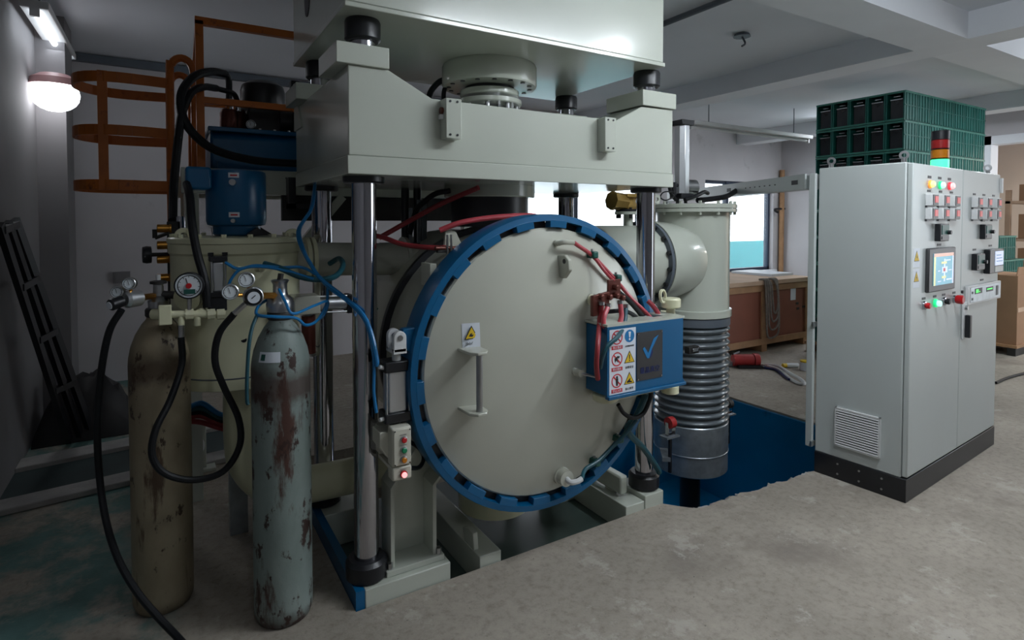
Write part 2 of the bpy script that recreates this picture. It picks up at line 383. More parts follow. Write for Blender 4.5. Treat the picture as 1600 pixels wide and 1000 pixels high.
struct('ceiling', G().box((-1.0, -3, CEIL), (14, 6.9, CEIL + .2)), 'ceiling_paint', label='pale painted concrete ceiling')
struct('trim_3', G().box((5.13, -3, 2.9), (5.45, 6.7, CEIL)), 'beam_paint', label='concrete ceiling beam running towards the window wall')
struct('trim_4', G().box((-.8, 1.94, 2.9), (5.13, 2.3, CEIL)).box((5.45, 1.94, 2.9), (14, 2.3, CEIL)), 'beam_paint', label='concrete ceiling cross beam over the cabinet')
struct('trim_5', G().box((8.7, 2.3, 2.9), (9.0, 6.7, CEIL)), 'beam_paint', label='concrete ceiling beam beyond the crate stack')
struct('trim_6', G().cyl((3.33, 2.35, 3.07), (3.33, 6.7, 3.07), .022, n=10), 'band_grey', label='grey conduit along the ceiling')
struct('trim_7', G().bar((-.8, 6.66, 3.06), (4.2, 6.66, 3.02), .07, .07), 'band_grey', label='grey conduit along the top of the back wall')
tag(obj('ceiling_hook', G().lathe([(.07, 0), (.06, .02), (.02, .03)], (4.12, 3.13, CEIL - .03), 'Z', 12).tube([(4.12, 3.13, CEIL - .03), (4.12, 3.1, CEIL - .09), (4.08, 3.1, CEIL - .12)], .008, 6), 'band_grey'), 'small grey hook plate on the ceiling', 'hook')

# kerbs of the drain channel along the left bay
struct('trim_8', G().prism([(-.8, 4.55), (.55, 4.74), (.55, 4.92), (-.8, 4.73)], 0, .035, 'Z'), 'kerb_concrete', .006, 'pale concrete kerb of a drain channel, nearer the back wall')
struct('trim_9', G().prism([(-.8, 3.92), (.55, 4.10), (.55, 4.25), (-.8, 4.08)], 0, .035, 'Z'), 'kerb_concrete', .006, 'pale concrete kerb of a drain channel, nearer the gas cylinders')
mat('drain_dark', (.03, .05, .05), .6, var=.3, scale=3)
struct('drain_channel', G().prism([(-.8, 4.08), (.55, 4.25), (.55, 4.74), (-.8, 4.55)], 0, .006, 'Z'), 'drain_dark', label='dark drain channel between two kerbs')

# ------------------------------------------------------------------ lamps
def fixture(loc, length, along, label, lit, power=0.0, wide=.07, glow='tube_glow', color=(.88, .94, 1), group=None):
    """hanging batten with a tube below; a lit one carries its own light"""
    t = thing('fluorescent_fixture', label, 'light', loc, 0, group)
    d = Vector((1, 0, 0)) if along == 'X' else Vector((0, 1, 0)); p = Vector(loc); a, b = p - d * length / 2, p + d * length / 2
    obj('housing', G().bar(a, b, wide, .05), 'white_plastic', t, .006)
    z = Vector((0, 0, -.045)); obj('tube', G().cyl(a + d * .04 + z, b - d * .04 + z, .018, n=12), glow if lit else 'white_plastic', t)
    for s in (-1, 1):
        q = p + d * (s * length * .36); obj('cord', G().cyl(q, (q.x, q.y, CEIL - .002), .006, n=6), 'band_grey', t)
        e = p + d * (s * (length / 2 - .015)) + z; obj('end_cap', G().bar(e - d * .015, e + d * .015, .05, .06), 'white_plastic', t)
    if power:
        ld = bpy.data.lights.new('tube_light', 'AREA'); ld.shape = 'RECTANGLE'; ld.size = length; ld.size_y = .1; ld.energy = power; ld.color = color
        lo = bpy.data.objects.new('tube_light', ld); C.objects.link(lo); lo.location = (0, 0, -.09); lo.rotation_euler = (0, 0, 0 if along == 'X' else PI / 2); lo.parent = t
    return t
fixture((-.68, 5.42, 2.93), 1.35, 'Y', 'lit fluorescent batten hanging above the round wall lamp', True, 2, .15, 'tube_glow_soft')
fixture((6.6, 4.82, 2.72), 2.4, 'X', 'unlit white fluorescent batten hanging by the window wall', False, 0, .15)
fixture((3.0, .7, 2.95), .8, 'Y', 'lit fluorescent batten hanging over the aisle beside the control cabinet', True, 40)
fixture((7.6, 1.6, 2.95), 1.3, 'Y', 'added unseen fill batten over the green crate stack', True, 30)  # out-of-view fill lamp, added to brighten the crates and far ceiling
fixture((8.6, 4.6, 2.95), .8, 'Y', 'added hidden fill batten behind the green crate stack', True, 45)  # hidden fill lamp, added to light the back wall and partition
fixture((12.0, 2.2, 2.95), 1.2, 'X', 'added unseen warm fill batten in the store beyond the doorway', True, 90, .07, 'tube_glow', (1, .9, .78))  # unseen warm fill lamp, added to brighten the room past the doorway
fixture((2.15, .72, 2.95), 1.3, 'X', 'lit fluorescent batten hanging over the aisle in front of the press', True, 8)
fixture((.15, -.7, 2.95), 1.2, 'Y', 'lit fluorescent batten hanging near the side wall before the gas cylinders', True, 7, .07, 'tube_glow_soft')
mat('lamp_rim', (.30, .16, .16), .5)
t = thing('wall_lamp', 'round glowing globe lamp with pink rim beside orange ladder cage', 'lamp', (-.66, 5.4, 2.45))
c = at(86, 148, Y=5.35)
obj('globe', G().ball(c, .15, 24, .82), 'bulb_glow', t)
obj('rim', G().lathe([(.15, .0), (.158, .0), (.145, .05), (.09, .085), (.085, .08), (.135, .045)], c + Vector((0, 0, .06)), 'Z', 24, True), 'lamp_rim', t)
obj('bracket', G().box((c.x - .03, 5.35, c.z + .11), (c.x + .03, 5.555, c.z + .15)), 'white_plastic', t)
ld = bpy.data.lights.new('globe_light', 'POINT'); ld.energy = 2; ld.shadow_soft_size = .17; ld.color = (.92, .95, 1)
lo = bpy.data.objects.new('globe_light', ld); C.objects.link(lo); lo.location = c - t.location + Vector((.02, -.2, -.1)); lo.parent = t

# ------------------------------------------------------------------ hydraulic press
COLX, COLY = (.705, 2.275), (2.335, 3.07)
press = thing('hydraulic_press', 'pale grey-green four-column hydraulic press with chrome columns', 'press', (1.48, 2.7, 0))
# base
mat('tray_paint', (.07, .10, .09), .16, var=.15, scale=2, coat=.4)
obj('base_tray', G().box((.67, 2.25, -.95), (2.33, 3.3, -.10)), 'tray_paint', press)
obj('base_side', G().box((.632, 2.24, -.95), (.668, 3.3, .074)), 'blue_paint', press)
for a, b, c2 in ((.67, 1.045, 2.46), (2.195, 2.33, 2.46)):
    obj('sole_plate', G().box((a, 2.24, -.1), (b, c2, .07)), 'press_paint', press, .004)
for a, b in ((.67, .9), (2.1, 2.33)): obj('sole_plate', G().box((a, 2.92, -.1), (b, 3.2, .07)), 'press_paint', press, .004)
obj('base_side', G().box((2.331, 2.26, -.95), (2.36, 3.3, .0)), 'blue_paint', press)
for a, b in ((1.19, 1.30), (2.06, 2.19)):
    obj('base_rail', G().box((a, 2.242, -.1), (b, 3.2, .045)), 'press_paint', press, .004)
obj('rail_stop', G().prism([(2.30, .045), (2.40, .045), (2.42, .10), (2.36, .125), (2.31, .12)], 1.19, 1.215, 'X'), 'press_paint', press, .004)
obj('rail_stop', G().box((2.10, 2.33, .06), (2.15, 2.75, .16)).box((2.11, 2.40, .04), (2.14, 2.48, .07)), 'press_paint', press, .01)
for x in COLX:
    for y in COLY:
        cl = obj('column', G().cyl((x, y, .07), (x, y, 2.36), .05, n=40), 'chrome', press)
        obj('foot_collar', G().lathe([(.072, 0), (.085, .01), (.085, .07), (.072, .085), (.052, .085)], (x, y, .07), 'Z', 32), 'black_steel', cl)
        obj('guide_ring', G().lathe([(.078, 0), (.084, .005), (.084, .025)], (x, y, 1.703), 'Z', 32), 'black_steel', cl)
        obj('column_nut', G().lathe([(.062, 0), (.072, .008), (.072, .075), (.068, .085)], (x, y, 2.275), 'Z', 32), 'black_steel', cl)
# moving platen
YF, YB = 2.2, 3.2
front = [(.607, 1.80), (2.335, 1.80), (2.335, 2.142), (2.11, 2.135), (1.94, 2.05), (.95, 2.05), (.765, 2.142), (.607, 2.142)]
pl = obj('platen', G().prism(front, YF, YB), 'press_paint', press, .004)
obj('platen_flange', G().box((.602, YF - .004, 1.729), (2.34, YB, 1.80)), 'press_paint', pl, .003)
for x0, x1 in ((.56, .765), (2.105, 2.345)):
    for y0, y1 in ((2.185, 2.47), (2.94, 3.22)):
        obj('corner_block', G().box((x0, y0, 2.142), (x1, y1, 2.222)), 'press_paint', pl, .003)
for x0 in (.985, 1.818):
    gp = obj('guide_plate', G().box((x0, 2.14, 1.885), (x0 + .07, 2.2, 2.048)), 'press_paint', pl, .003)
    for dx in (.018, .05):
        for z in (1.9, 2.035): obj('screw', G().cyl((x0 + dx, 2.137, z), (x0 + dx, 2.141, z), .005, n=10), 'black_steel', gp)
obj('switch_tip', G().cyl((.975, 2.175, 2.0), (.986, 2.175, 2.0), .014, n=12), 'copper_brown', pl)
obj('switch_tip', G().box((.972, 2.165, 1.965), (.986, 2.185, 1.983)), 'white_plastic', pl)
obj('side_gusset', G().prism([(3.02, 2.02), (3.2, 2.02), (3.2, 2.2), (3.12, 2.16)], .598, .607, 'X'), 'press_paint', pl)
# fixed crown
cr = obj('crown', G().box((.60, 2.2, 2.381), (2.262, 3.2, 2.88)), 'press_paint', press, .004)
obj('crown_flange', G().box((.596, 2.196, 2.36), (2.272, 3.204, 2.38)), 'press_paint', cr, .003)
obj('side_opening', G().prism([(2.86 + .055 * math.cos(k * PI / 12), 2.60 + .085 * math.sin(k * PI / 12)) for k in range(24)], .597, .6005, 'X'), 'print_black', cr)
rc = (1.49, 2.69)
obj('ram_flange', G().lathe([(.245, 0), (.25, .01), (.25, .10), (.245, .11)], (rc[0], rc[1], 2.25), 'Z', 48), 'press_paint', press)
for k in range(16):
    t2 = 2 * PI * k / 16
    obj('flange_bolt', G().cyl((rc[0] + .215 * math.cos(t2), rc[1] + .215 * math.sin(t2), 2.246), (rc[0] + .215 * math.cos(t2), rc[1] + .215 * math.sin(t2), 2.26), .012, n=10), 'black_steel', press)
obj('ram', G().cyl((rc[0], rc[1], 2.04), (rc[0], rc[1], 2.26), .085, n=32), 'chrome', press)
obj('gland', G().lathe([(.15, 0), (.155, .005), (.155, .03)], (rc[0], rc[1], 2.20), 'Z', 40), 'press_paint', press)
obj('gland', G().lathe([(.13, 0), (.13, .025)], (rc[0], rc[1], 2.226), 'Z', 40), 'black_steel', press)
obj('lower_disc', G().lathe([(.165, 0), (.17, .005), (.17, .025)], (rc[0], rc[1], 2.155), 'Z', 40), 'press_paint', press)
for k in range(8):
    t2 = 2 * PI * k / 8 + .2
    obj('tie_rod', G().cyl((rc[0] + .14 * math.cos(t2), rc[1] + .14 * math.sin(t2), 2.045), (rc[0] + .14 * math.cos(t2), rc[1] + .14 * math.sin(t2), 2.16), .012, n=10), 'steel', press)
obj('ram_boss', G().lathe([(.235, 0), (.24, .006), (.24, .06)], (rc[0], rc[1], 1.67), 'Z', 48), 'press_paint', press)
obj('water_jacket', G().lathe([(.205, 0), (.205, .15)], (rc[0], rc[1], 1.52), 'Z', 40), 'black_steel', press)

# ------------------------------------------------------------------ vacuum furnace chamber
FX, FZ = 1.478, .915
fur = thing('vacuum_furnace', 'round vacuum furnace chamber with pale domed door inside the press', 'furnace', (FX, 2.7, 0))
def arc_ring(r0, r1, y0, y1, a0, a1, n=6):
    g = G()
    P = [(FX + r0 * math.cos(a0 + (a1 - a0) * i / n), FZ + r0 * math.sin(a0 + (a1 - a0) * i / n)) for i in range(n + 1)] + \
        [(FX + r1 * math.cos(a1 + (a0 - a1) * i / n), FZ + r1 * math.sin(a1 + (a0 - a1) * i / n)) for i in range(n + 1)]
    return g.prism(P, y0, y1)
sh = obj('shell', G().lathe([(.585, 0), (.585, .9), (.50, 1.02), (.3, 1.1), (.02, 1.12)], (FX, 2.3, FZ), 'Y', 64), 'door_paint', fur)
obj('shell_flange', G().lathe([(.58, 0), (.63, 0), (.63, .06), (.58, .06)], (FX, 2.25, FZ), 'Y', 64, True), 'door_paint', fur)
ring = obj('lock_ring', G().lathe([(.635, 0), (.662, .004), (.665, .012), (.665, .12), (.635, .12)], (FX, 2.108, FZ), 'Y', 96, True), 'blue_paint', fur)
NT = 22
for k in range(NT):
    a = 2 * PI * (k + .25) / NT; h = PI / NT * 1.02
    obj('ring_tooth', arc_ring(.606, .64, 2.108, 2.15, a - h / 2, a + h / 2, 4), 'blue_paint', ring, .002)
    b2 = a + PI / NT
    obj('door_tooth', arc_ring(.60, .633, 2.152, 2.185, b2 - h / 2, b2 + h / 2, 4), 'black_steel', ring)
obj('ring_lug', G().prism([(.775, 1.085), (.80, 1.125), (.88, 1.13), (.90, 1.02), (.83, 1.03), (.79, 1.05)], 2.14, 2.18), 'blue_paint', ring, .004)
# domed door
prof = [(.604, .075), (.604, .03), (.597, .022)]
R0, hh = .597, .085
Rs = (R0 ** 2 + hh ** 2) / (2 * hh)
for i in range(15):
    r = R0 * (1 - i / 14); prof.append((max(r, .001), .022 - (math.sqrt(max(Rs * Rs - r * r, 0)) - (Rs - hh))))
DY = 2.108
door = obj('door', G().lathe(prof, (FX, DY, FZ), 'Y', 96), 'door_paint', fur, 0, 25)
def door_y(x, z):
    r2 = (x - FX) ** 2 + (z - FZ) ** 2; return DY + .022 - (math.sqrt(Rs * Rs - r2) - (Rs - hh))
def on_door(px, py, off=0.0):
    p = at(px, py, Y=2.06)
    for _ in range(4): p = at(px, py, Y=door_y(p.x, p.z) - off)
    return p
# pull handle
pt, pb = on_door(749, 551, .085), on_door(750, 645, .085)
hd = obj('handle', G().cyl(pt, Vector((pt.x, pt.y, pb.z)), .013, n=20), 'steel', door)
for z in (pt.z, pb.z):
    g = G(); yy = door_y(pt.x, z) + .01
    g.prism([(pt.x - .05, yy), (pt.x - .045, pt.y), (pt.x - .02, pt.y - .028), (pt.x + .02, pt.y - .028), (pt.x + .04, pt.y), (pt.x + .045, yy)], z - .006, z + .006, 'Z'); obj('handle_plate', g, 'door_paint', hd, .003)
# sticker above the handle
def sticker_on_door(px, py, w_, h_):
    p = on_door(px, py, .003); return p
p = on_door(736, 525, .0)
def door_patch(cx, cz, w_, h_, off, nx=6, nz=6):
    vs = []; fs = []
    for j in range(nz + 1):
        for i in range(nx + 1):
            X, Z = cx + w_ * (i / nx - .5), cz + h_ * (j / nz - .5); vs.append((X, door_y(X, Z) - off, Z))
    for j in range(nz):
        for i in range(nx): k = j * (nx + 1) + i; fs.append((k, k + 1, k + nx + 2, k + nx + 1))
    return G().add(vs, fs)
st = obj('warning_sticker', door_patch(p.x, p.z, .075, .105, .0015), 'sticker_white', door); st['label'] = 'white sticker with yellow hand warning triangle'
def tri(cx, cy_, z0, s, g=None):
    return (g or G()).prism([(cx - s / 2, z0), (cx + s / 2, z0), (cx, z0 + s * .866)], cy_ - .0008, cy_)
yd = door_y(p.x, p.z) - .003
obj('triangle_border', tri(p.x, yd, p.z - .012, .064), 'print_black', st)
obj('triangle_fill', tri(p.x, yd - .001, p.z - .0085, .052), 'print_yellow', st)
obj('hand_mark', G().prism([(p.x - .012, p.z + .0), (p.x + .004, p.z - .002), (p.x + .009, p.z + .006), (p.x - .001, p.z + .006), (p.x + .003, p.z + .014), (p.x - .006, p.z + .010)], yd - .0035, yd - .0025), 'print_black', st)
text('sticker_text', '当心夹手', .0145, face_y(p.x, yd - .001, p.z - .030), 'print_black', st)
# lifting lug near the top
p = on_door(876, 415, .0); y0 = door_y(p.x, p.z)
g = G().prism([(p.x - .012, p.z - .05), (p.x + .012, p.z - .05), (p.x + .012, p.z + .04), (p.x - .012, p.z + .04)], y0 - .05, y0 + .01)
lug = obj('lifting_lug', G().prism([(y0 + .02, p.z - .05), (y0 - .035, p.z - .055), (y0 - .075, p.z - .015), (y0 - .07, p.z + .03), (y0 - .04, p.z + .05), (y0 + .02, p.z + .045)], p.x - .011, p.x + .011, 'X'), 'door_paint', door, .004)
obj('lug_eye', G().cyl((p.x - .0125, y0 - .042, p.z + .022), (p.x + .0125, y0 - .042, p.z + .022), .011, n=14), 'print_black', lug)
# view port stub, drain stub, nozzle
def stub(px, py, r, L, name, m='door_paint'):
    p = on_door(px, py, 0); s = obj(name, G().lathe([(r * 1.15, -.02), (r * 1.15, .012), (r, .014), (r, L)], p, (0, -1, 0), 20), m, door); return s, p
s1, p1 = stub(898, 580, .016, .05, 'sample_stub')
obj('stub_rod', G().cyl(p1 + Vector((0, -.045, 0)), p1 + Vector((.07, -.07, -.02)), .006, n=10), 'steel', s1)
s2, p2 = stub(876, 742, .036, .05, 'drain_stub')
obj('drain_spout', G().tube([p2 + Vector((0, -.045, 0)), p2 + Vector((.0, -.075, -.005)), p2 + Vector((.03, -.085, -.004)), p2 + Vector((.055, -.085, .002))], .012, 10), 'white_plastic', s2)
s3, p3 = stub(924, 467, .024, .055, 'port_stub')
s4, p4 = stub(868, 380, .012, .03, 'hose_stub')
obj('stub_elbow', G().tube([p4 + Vector((0, -.025, 0)), p4 + Vector((.01, -.05, .006)), p4 + Vector((.06, -.055, .004))], .012, 10), 'door_paint', s4)
# supports under the chamber
for sgn in (1, -1):
    X = lambda a: FX + (a - FX) * sgn
    dl = 0 if sgn > 0 else .42
    lg = obj('support_leg', G().prism([(X(a), b) for a, b in ((.805, .09), (.99, .09), (.99, .40), (1.14, .58), (.98, .66), (.805, .43))], 2.40 + dl, 2.42 + dl), 'press_paint', fur)
    for P in (((.795, .09), (.795, .43), (.975, .67)), ((.985, .09), (.985, .40), (1.14, .57))):
        g = G()
        for (a, b), (c, d) in zip(P, P[1:]): g.prism([(X(a), b), (X(a + .016), b), (X(c + .016), d), (X(c), d)], 2.29 + dl, 2.41 + dl)
        obj('leg_flange', g, 'press_paint', lg)
    obj('foot_plate', G().box((min(X(.77), X(1.03)), 2.27 + dl, .07 - .17 * (dl > 0)), (max(X(.77), X(1.03)), 2.45 + dl, .095)), 'press_paint', lg, .003)
    for a in (.79, 1.01):
        obj('foot_bolt', G().cyl((X(a), 2.29 + dl, .095), (X(a), 2.29 + dl, .12), .013, n=6), 'steel', lg)
obj('bottom_port', G().lathe([(.19, 0), (.19, .08), (.15, .085), (.15, .3)], (FX + .0, 2.62, .06), 'Z', 40), 'cream_paint', fur)
# side ports and bracketry on the shell
obj('shell_rib', G().lathe([(.585, 0), (.615, 0), (.615, .03), (.585, .03)], (FX, 2.62, FZ), 'Y', 64, True), 'black_steel', fur)
obj('shell_clip', G().box((.955, 2.24, 1.27), (.985, 2.34, 1.37)), 'door_paint', fur, .003)
obj('shell_lug', G().prism([(1.06, 1.42), (1.16, 1.42), (1.12, 1.50), (1.07, 1.52)], 2.33, 2.345), 'door_paint', fur, .003)

# ------------------------------------------------------------------ gas cylinders and their fittings
def gas_cylinder(x, y, m, label, capped):
    t = thing('gas_cylinder', label, 'gas cylinder', (x, y, 0))
    obj('body', G().lathe([(.07, .0), (.098, .006), (.107, .03), (.108, .06), (.108, .98), (.106, 1.01), (.098, 1.055), (.082, 1.10), (.06, 1.14), (.044, 1.16), (.042, 1.175)], (x, y, 0), 'Z', 48), m, t)
    obj('neck_ring', G().lathe([(.044, 0), (.048, .006), (.048, .028), (.044, .034)], (x, y, 1.168), 'Z', 28), 'dark_iron', t)
    if capped:
        obj('valve_guard', G().lathe([(.05, 0), (.052, .03), (.044, .05), (.030, .062), (.026, .075), (.026, .105), (.034, .118), (.03, .122)], (x, y, 1.20), 'Z', 28), 'steel', t)
        obj('valve_spindle', G().cyl((x, y, 1.32), (x + .004, y, 1.345), .011, n=8), 'dark_iron', t)
    else:
        obj('valve_guard', G().lathe([(.036, 0), (.038, .03), (.026, .045), (.020, .05), (.017, .10)], (x, y, 1.20), 'Z', 24), 'steel', t)
        obj('valve_wheel', G().lathe([(.012, 0), (.03, .004), (.03, .014), (.012, .018)], (x, y, 1.295), 'Z', 20), 'dark_iron', t)
        obj('valve_spindle', G().cyl((x, y, 1.31), (x, y, 1.335), .009, n=10), 'white_plastic', t)
        obj('side_outlet', G().cyl((x, y, 1.255), (x + .06, y - .01, 1.25), .016, n=14), 'dark_iron', t)
    return t
gas_cylinder(-.02, 2.70, 'old_tan_paint', 'tall rusty tan gas cylinder standing beside the kerb', False)
c2 = gas_cylinder(.385, 2.375, 'old_teal_paint', 'tall pale teal gas cylinder with scratched rusty paint', True)
# paper label on the teal cylinder's shoulder
def cyl_patch(x, y, r, a0, a1, z0, z1, r1=None, n=6):
    vs = []
    for i in range(n + 1):
        a = a0 + (a1 - a0) * i / n
        vs += [(x + r * math.cos(a), y + r * math.sin(a), z0), (x + (r1 or r) * math.cos(a), y + (r1 or r) * math.sin(a), z1)]
    return G().add(vs, [(2 * i, 2 * i + 2, 2 * i + 3, 2 * i + 1) for i in range(n)])
lb = obj('paper_label', cyl_patch(.385, 2.375, .1065, -2.55, -1.75, 1.022, 1.06, .0985), 'sticker_white', c2)
obj('label_mark', cyl_patch(.385, 2.375, .108, -2.45, -2.28, 1.03, 1.052, .1015), 'green_clamp', lb)

def dial(g_parent, c, n_, r, name='gauge', rim='steel', needle='print_black', hub=None):
    """pressure gauge: case, face, needle facing n_"""
    n_ = Vector(n_).normalized(); c = Vector(c)
    d = obj(name, G().lathe([(r * .92, -.012), (r, -.01), (r, .012), (r * .9, .014), (r * .9, .008)], c, n_, 28), rim, g_parent)
    obj('face', G().cyl(c + n_ * .007, c + n_ * .009, r * .9, n=28), 'dial_white', d)
    a = n_.cross(Vector((0, 0, 1))).normalized(); b = a.cross(n_)
    obj('needle', G().bar(c + n_ * .0105 - b * r * .2, c + n_ * .0105 + (b * .7 + a * .25) * r * .8, r * .05, .001, n_), needle, d)
    obj('scale_ring', G().lathe([(r * .72, 0), (r * .78, 0), (r * .78, .0008), (r * .72, .0008)], c + n_ * .009, n_, 28, True), 'print_black', d)
    for k in range(9):
        th = math.radians(-130 + k * 32.5); q = b * math.cos(th) + a * math.sin(th)
        obj('scale_tick', G().bar(c + n_ * .0096 + q * r * .6, c + n_ * .0096 + q * r * .78, r * .035, .0008, n_), 'print_black', d)
    if hub: obj('hub', G().cyl(c + n_ * .010, c + n_ * .018, r * .2, n=14), hub, d)
    return d
# regulator of the tan cylinder
p = at(207, 467, Y=2.60)
t = thing('gas_regulator', 'pressure regulator with two dials and dark knob on tan cylinder', 'regulator', p)
obj('body', G().lathe([(.02, -.03), (.03, -.028), (.032, .02), (.024, .03)], p, (-.8, -.6, 0), 20), 'aluminium', t)
kn = at(178, 475, Y=2.56); k2 = at(192, 470, Y=2.58)
obj('adjusting_knob', G().lathe([(.014, 0), (.021, .004), (.022, .045), (.018, .05)], k2, kn - k2, 20), 'black_steel', t)
obj('knob_face', G().cyl(k2 + (kn - k2).normalized() * .05, k2 + (kn - k2).normalized() * .053, .014, n=18), 'sticker_white', t)
vo = at(232, 463, Y=2.68); obj('inlet_nut', G().cyl(p + Vector((.02, .01, 0)), (-.035, 2.69, 1.252), .012, n=6), 'brass', t)
for q, s in ((at(203, 443, Y=2.58), .023), (at(184, 456, Y=2.60), .022)):
    dial(t, q, (-.25, -1, .05), s); obj('gauge_stem', G().cyl(q + Vector((0, .008, -.015)), p, .006, n=8), 'brass', t)
# regulator of the teal cylinder
p = at(396, 463, Y=2.32)
t = thing('gas_regulator', 'pressure regulator with two dials and black knob on teal cylinder', 'regulator', p)
obj('body', G().lathe([(.02, -.03), (.034, -.028), (.036, .012), (.028, .02)], p, (-.25, -1, 0), 24), 'aluminium', t)
nd = Vector((-.1, -1, .05)).normalized(); k2 = p + nd * .02
obj('adjusting_knob', G().lathe([(.02, 0), (.031, .004), (.030, .035), (.026, .042)], k2, nd, 24), 'black_steel', t)
kf = obj('knob_face', G().cyl(k2 + nd * .042, k2 + nd * .045, .021, n=22), 'sticker_white', t)
obj('knob_mark', G().bar(k2 + nd * .0456 + Vector((-.008, 0, -.004)), k2 + nd * .0456 + Vector((.006, 0, .008)), .003, .001, nd), 'print_black', kf)
obj('inlet_nut', G().cyl(p + Vector((.02, .0, .0)), (.365, 2.36, 1.262), .013, n=6), 'brass', t)
for q in (at(385, 437, Y=2.30), at(360, 456, Y=2.30)):
    dial(t, q, (-.15, -1, .05), .029); obj('gauge_stem', G().cyl(q + Vector((0, .012, -.01)), p + Vector((0, .01, 0)), .007, n=8), 'brass', t)
h0 = at(384, 474, Y=2.31); h1 = at(366, 490, Y=2.32)
obj('outlet_fitting', G().cyl(p, h0, .012, n=8).cyl(h0, h1, .011, n=6), 'steel', t)

# ------------------------------------------------------------------ filter vessel with blue motor
VX, VY = .293, 2.95
t = thing('filter_vessel', 'cream painted upright vessel behind the two gas cylinders', 'vessel', (VX, VY, 0))
obj('shell', G().lathe([(.26, .825), (.272, .83), (.272, .872), (.27, .876), (.27, 1.40), (.278, 1.41), (.278, 1.45)], (VX, VY, 0), 'Z', 64), 'cream_paint', t)
obj('lid', G().lathe([(.282, 1.452), (.282, 1.472), (.274, 1.478), (.02, 1.482)], (VX, VY, 0), 'Z', 64), 'cream_paint', t)
for k in range(16):
    a = 2 * PI * k / 16 + .1; q = (VX + .262 * math.cos(a), VY + .262 * math.sin(a))
    obj('lid_bolt', G().cyl((q[0], q[1], 1.478), (q[0], q[1], 1.492), .011, n=6), 'cream_paint', t)
for px in (287, 457):
    q = at(px, 369, Y=2.86)
    lg = obj('lifting_lug', G().lathe([(.015, -.008), (.036, -.008), (.036, .008), (.015, .008)], q, 'Y', 24, True).box((q.x - .036, 2.853, 1.42), (q.x + .036, 2.867, q.z - .018)), 'cream_paint', t, .002)
obj('shell_seam', G().lathe([(.2715, 0), (.274, .003), (.2715, .006)], (VX, VY, .876), 'Z', 64, True), 'band_grey', t)
obj('lower_pipe', G().tube([(VX + .02, VY, .84), (VX + .02, VY, .50), (VX + .05, 2.94, .38), (VX + .13, 2.93, .29), (VX + .26, 2.92, .255), (.8, 2.91, .25), (1.12, 2.91, .25), (1.30, 2.91, .29), (1.36, 2.91, .42)], .088, 28), 'cream_paint', t)
obj('pipe_flange', G().lathe([(.086, 0), (.115, 0), (.115, .03), (.086, .03)], (.86, 2.91, .25), 'X', 32, True), 'cream_paint', t)
obj('upper_pipe', G().cyl((.54, 2.92, 1.365), (1.16, 2.90, 1.345), .083, n=36), 'door_paint', t)
for x, r in ((.585, .108), (.612, .108), (1.085, .102)):
    obj('pipe_flange', G().lathe([(.08, 0), (r, 0), (r, .018), (.08, .018)], (x, 2.917, 1.363), 'X', 36, True), 'cream_paint' if r > .105 else 'door_paint', t)
obj('support_bracket', G().box((.26, 3.10, 0), (.34, 3.17, .83)).box((.34, 3.12, .5), (.44, 3.15, .56)).box((.44, 3.05, 0), (.52, 3.13, .83)), 'galvanised', t)
obj('side_nozzle', G().cyl((.26, 2.70, 1.345), (.27, 2.63, 1.345), .017, n=14).cyl((.34, 2.66, 1.345), (.355, 2.63, 1.345), .013, n=12), 'cream_paint', t)
obj('inspection_port', G().cyl((.13, 2.73, 1.27), (.075, 2.62, 1.24), .05, n=24), 'cream_paint', t)
obj('hole_plug', G().cyl(at(381, 531, Y=2.695), at(381, 531, Y=2.68), .012, n=12), 'black_rubber', t)

t = thing('blue_motor', 'blue electric motor standing on the cream vessel lid', 'motor', (VX, VY, 1.48))
obj('housing', G().lathe([(.09, 1.482), (.10, 1.49), (.10, 1.525), (.122, 1.532), (.127, 1.55), (.127, 1.76), (.124, 1.775), (.11, 1.782)], (VX, VY, 0), 'Z', 48), 'blue_paint', t)
obj('terminal_box', G().box((.085, 2.84, 1.685), (.185, 2.94, 1.785)), 'blue_paint', t, .012)
for a in (.6, 2.2, 3.7, 5.3):
    obj('foot_clamp', G().prism([(VX + .09 * math.cos(a) - .03, 1.484), (VX + .16 * math.cos(a) + .03, 1.484), (VX + .13 * math.cos(a), 1.52)], VY + .13 * math.sin(a) - .02, VY + .13 * math.sin(a) + .02), 'black_steel', t)
for z in (1.752, 1.577):
    ny = VY - math.sqrt(.127 ** 2 - .02 ** 2) - .001
    s_ = obj('nameplate', cyl_patch(VX, VY, .128, -1.92, -1.58, z - .011, z + .011), 'sticker_white', t)
    obj('plate_print', cyl_patch(VX, VY, .1285, -1.86, -1.64, z - .004, z + .003), 'print_red', s_)
for z in (1.72, 1.55):
    obj('oil_plug', G().cyl((VX - .025, VY - .12, z), (VX - .03, VY - .142, z), .014 if z > 1.6 else .009, n=14), 'steel', t)

# manifold with the big gauge in front of the vessel
mz = at(300, 489, Y=2.57).z
a, b = at(258, 491, Y=2.57), at(352, 491, Y=2.57)
t = thing('gas_manifold', 'cream pipe manifold with large dial gauge in front of vessel', 'manifold', (a + b) / 2)
obj('pipe', G().cyl(a, b, .014, n=16).cyl((a + b) / 2 + Vector((.01, 0, 0)), ((a + b) / 2).xy.to_3d() + Vector((.05, .16, mz)), .018, n=16), 'cream_paint', t)
obj('square_flange', G().box((a.x - .022, 2.555, mz - .038), (a.x + .022, 2.585, mz + .038)), 'cream_paint', t, .004)
obj('end_cap', G().cyl(a - Vector((.04, -.03, 0)), a, .02, n=16), 'cream_paint', t)
for px in (296, 330, 345):
    q = at(px, 491, Y=2.57); obj('union', G().cyl(q - Vector((.014, 0, 0)), q + Vector((.014, 0, 0)), .021, n=8), 'cream_paint', t)
q = at(296, 446, Y=2.56)
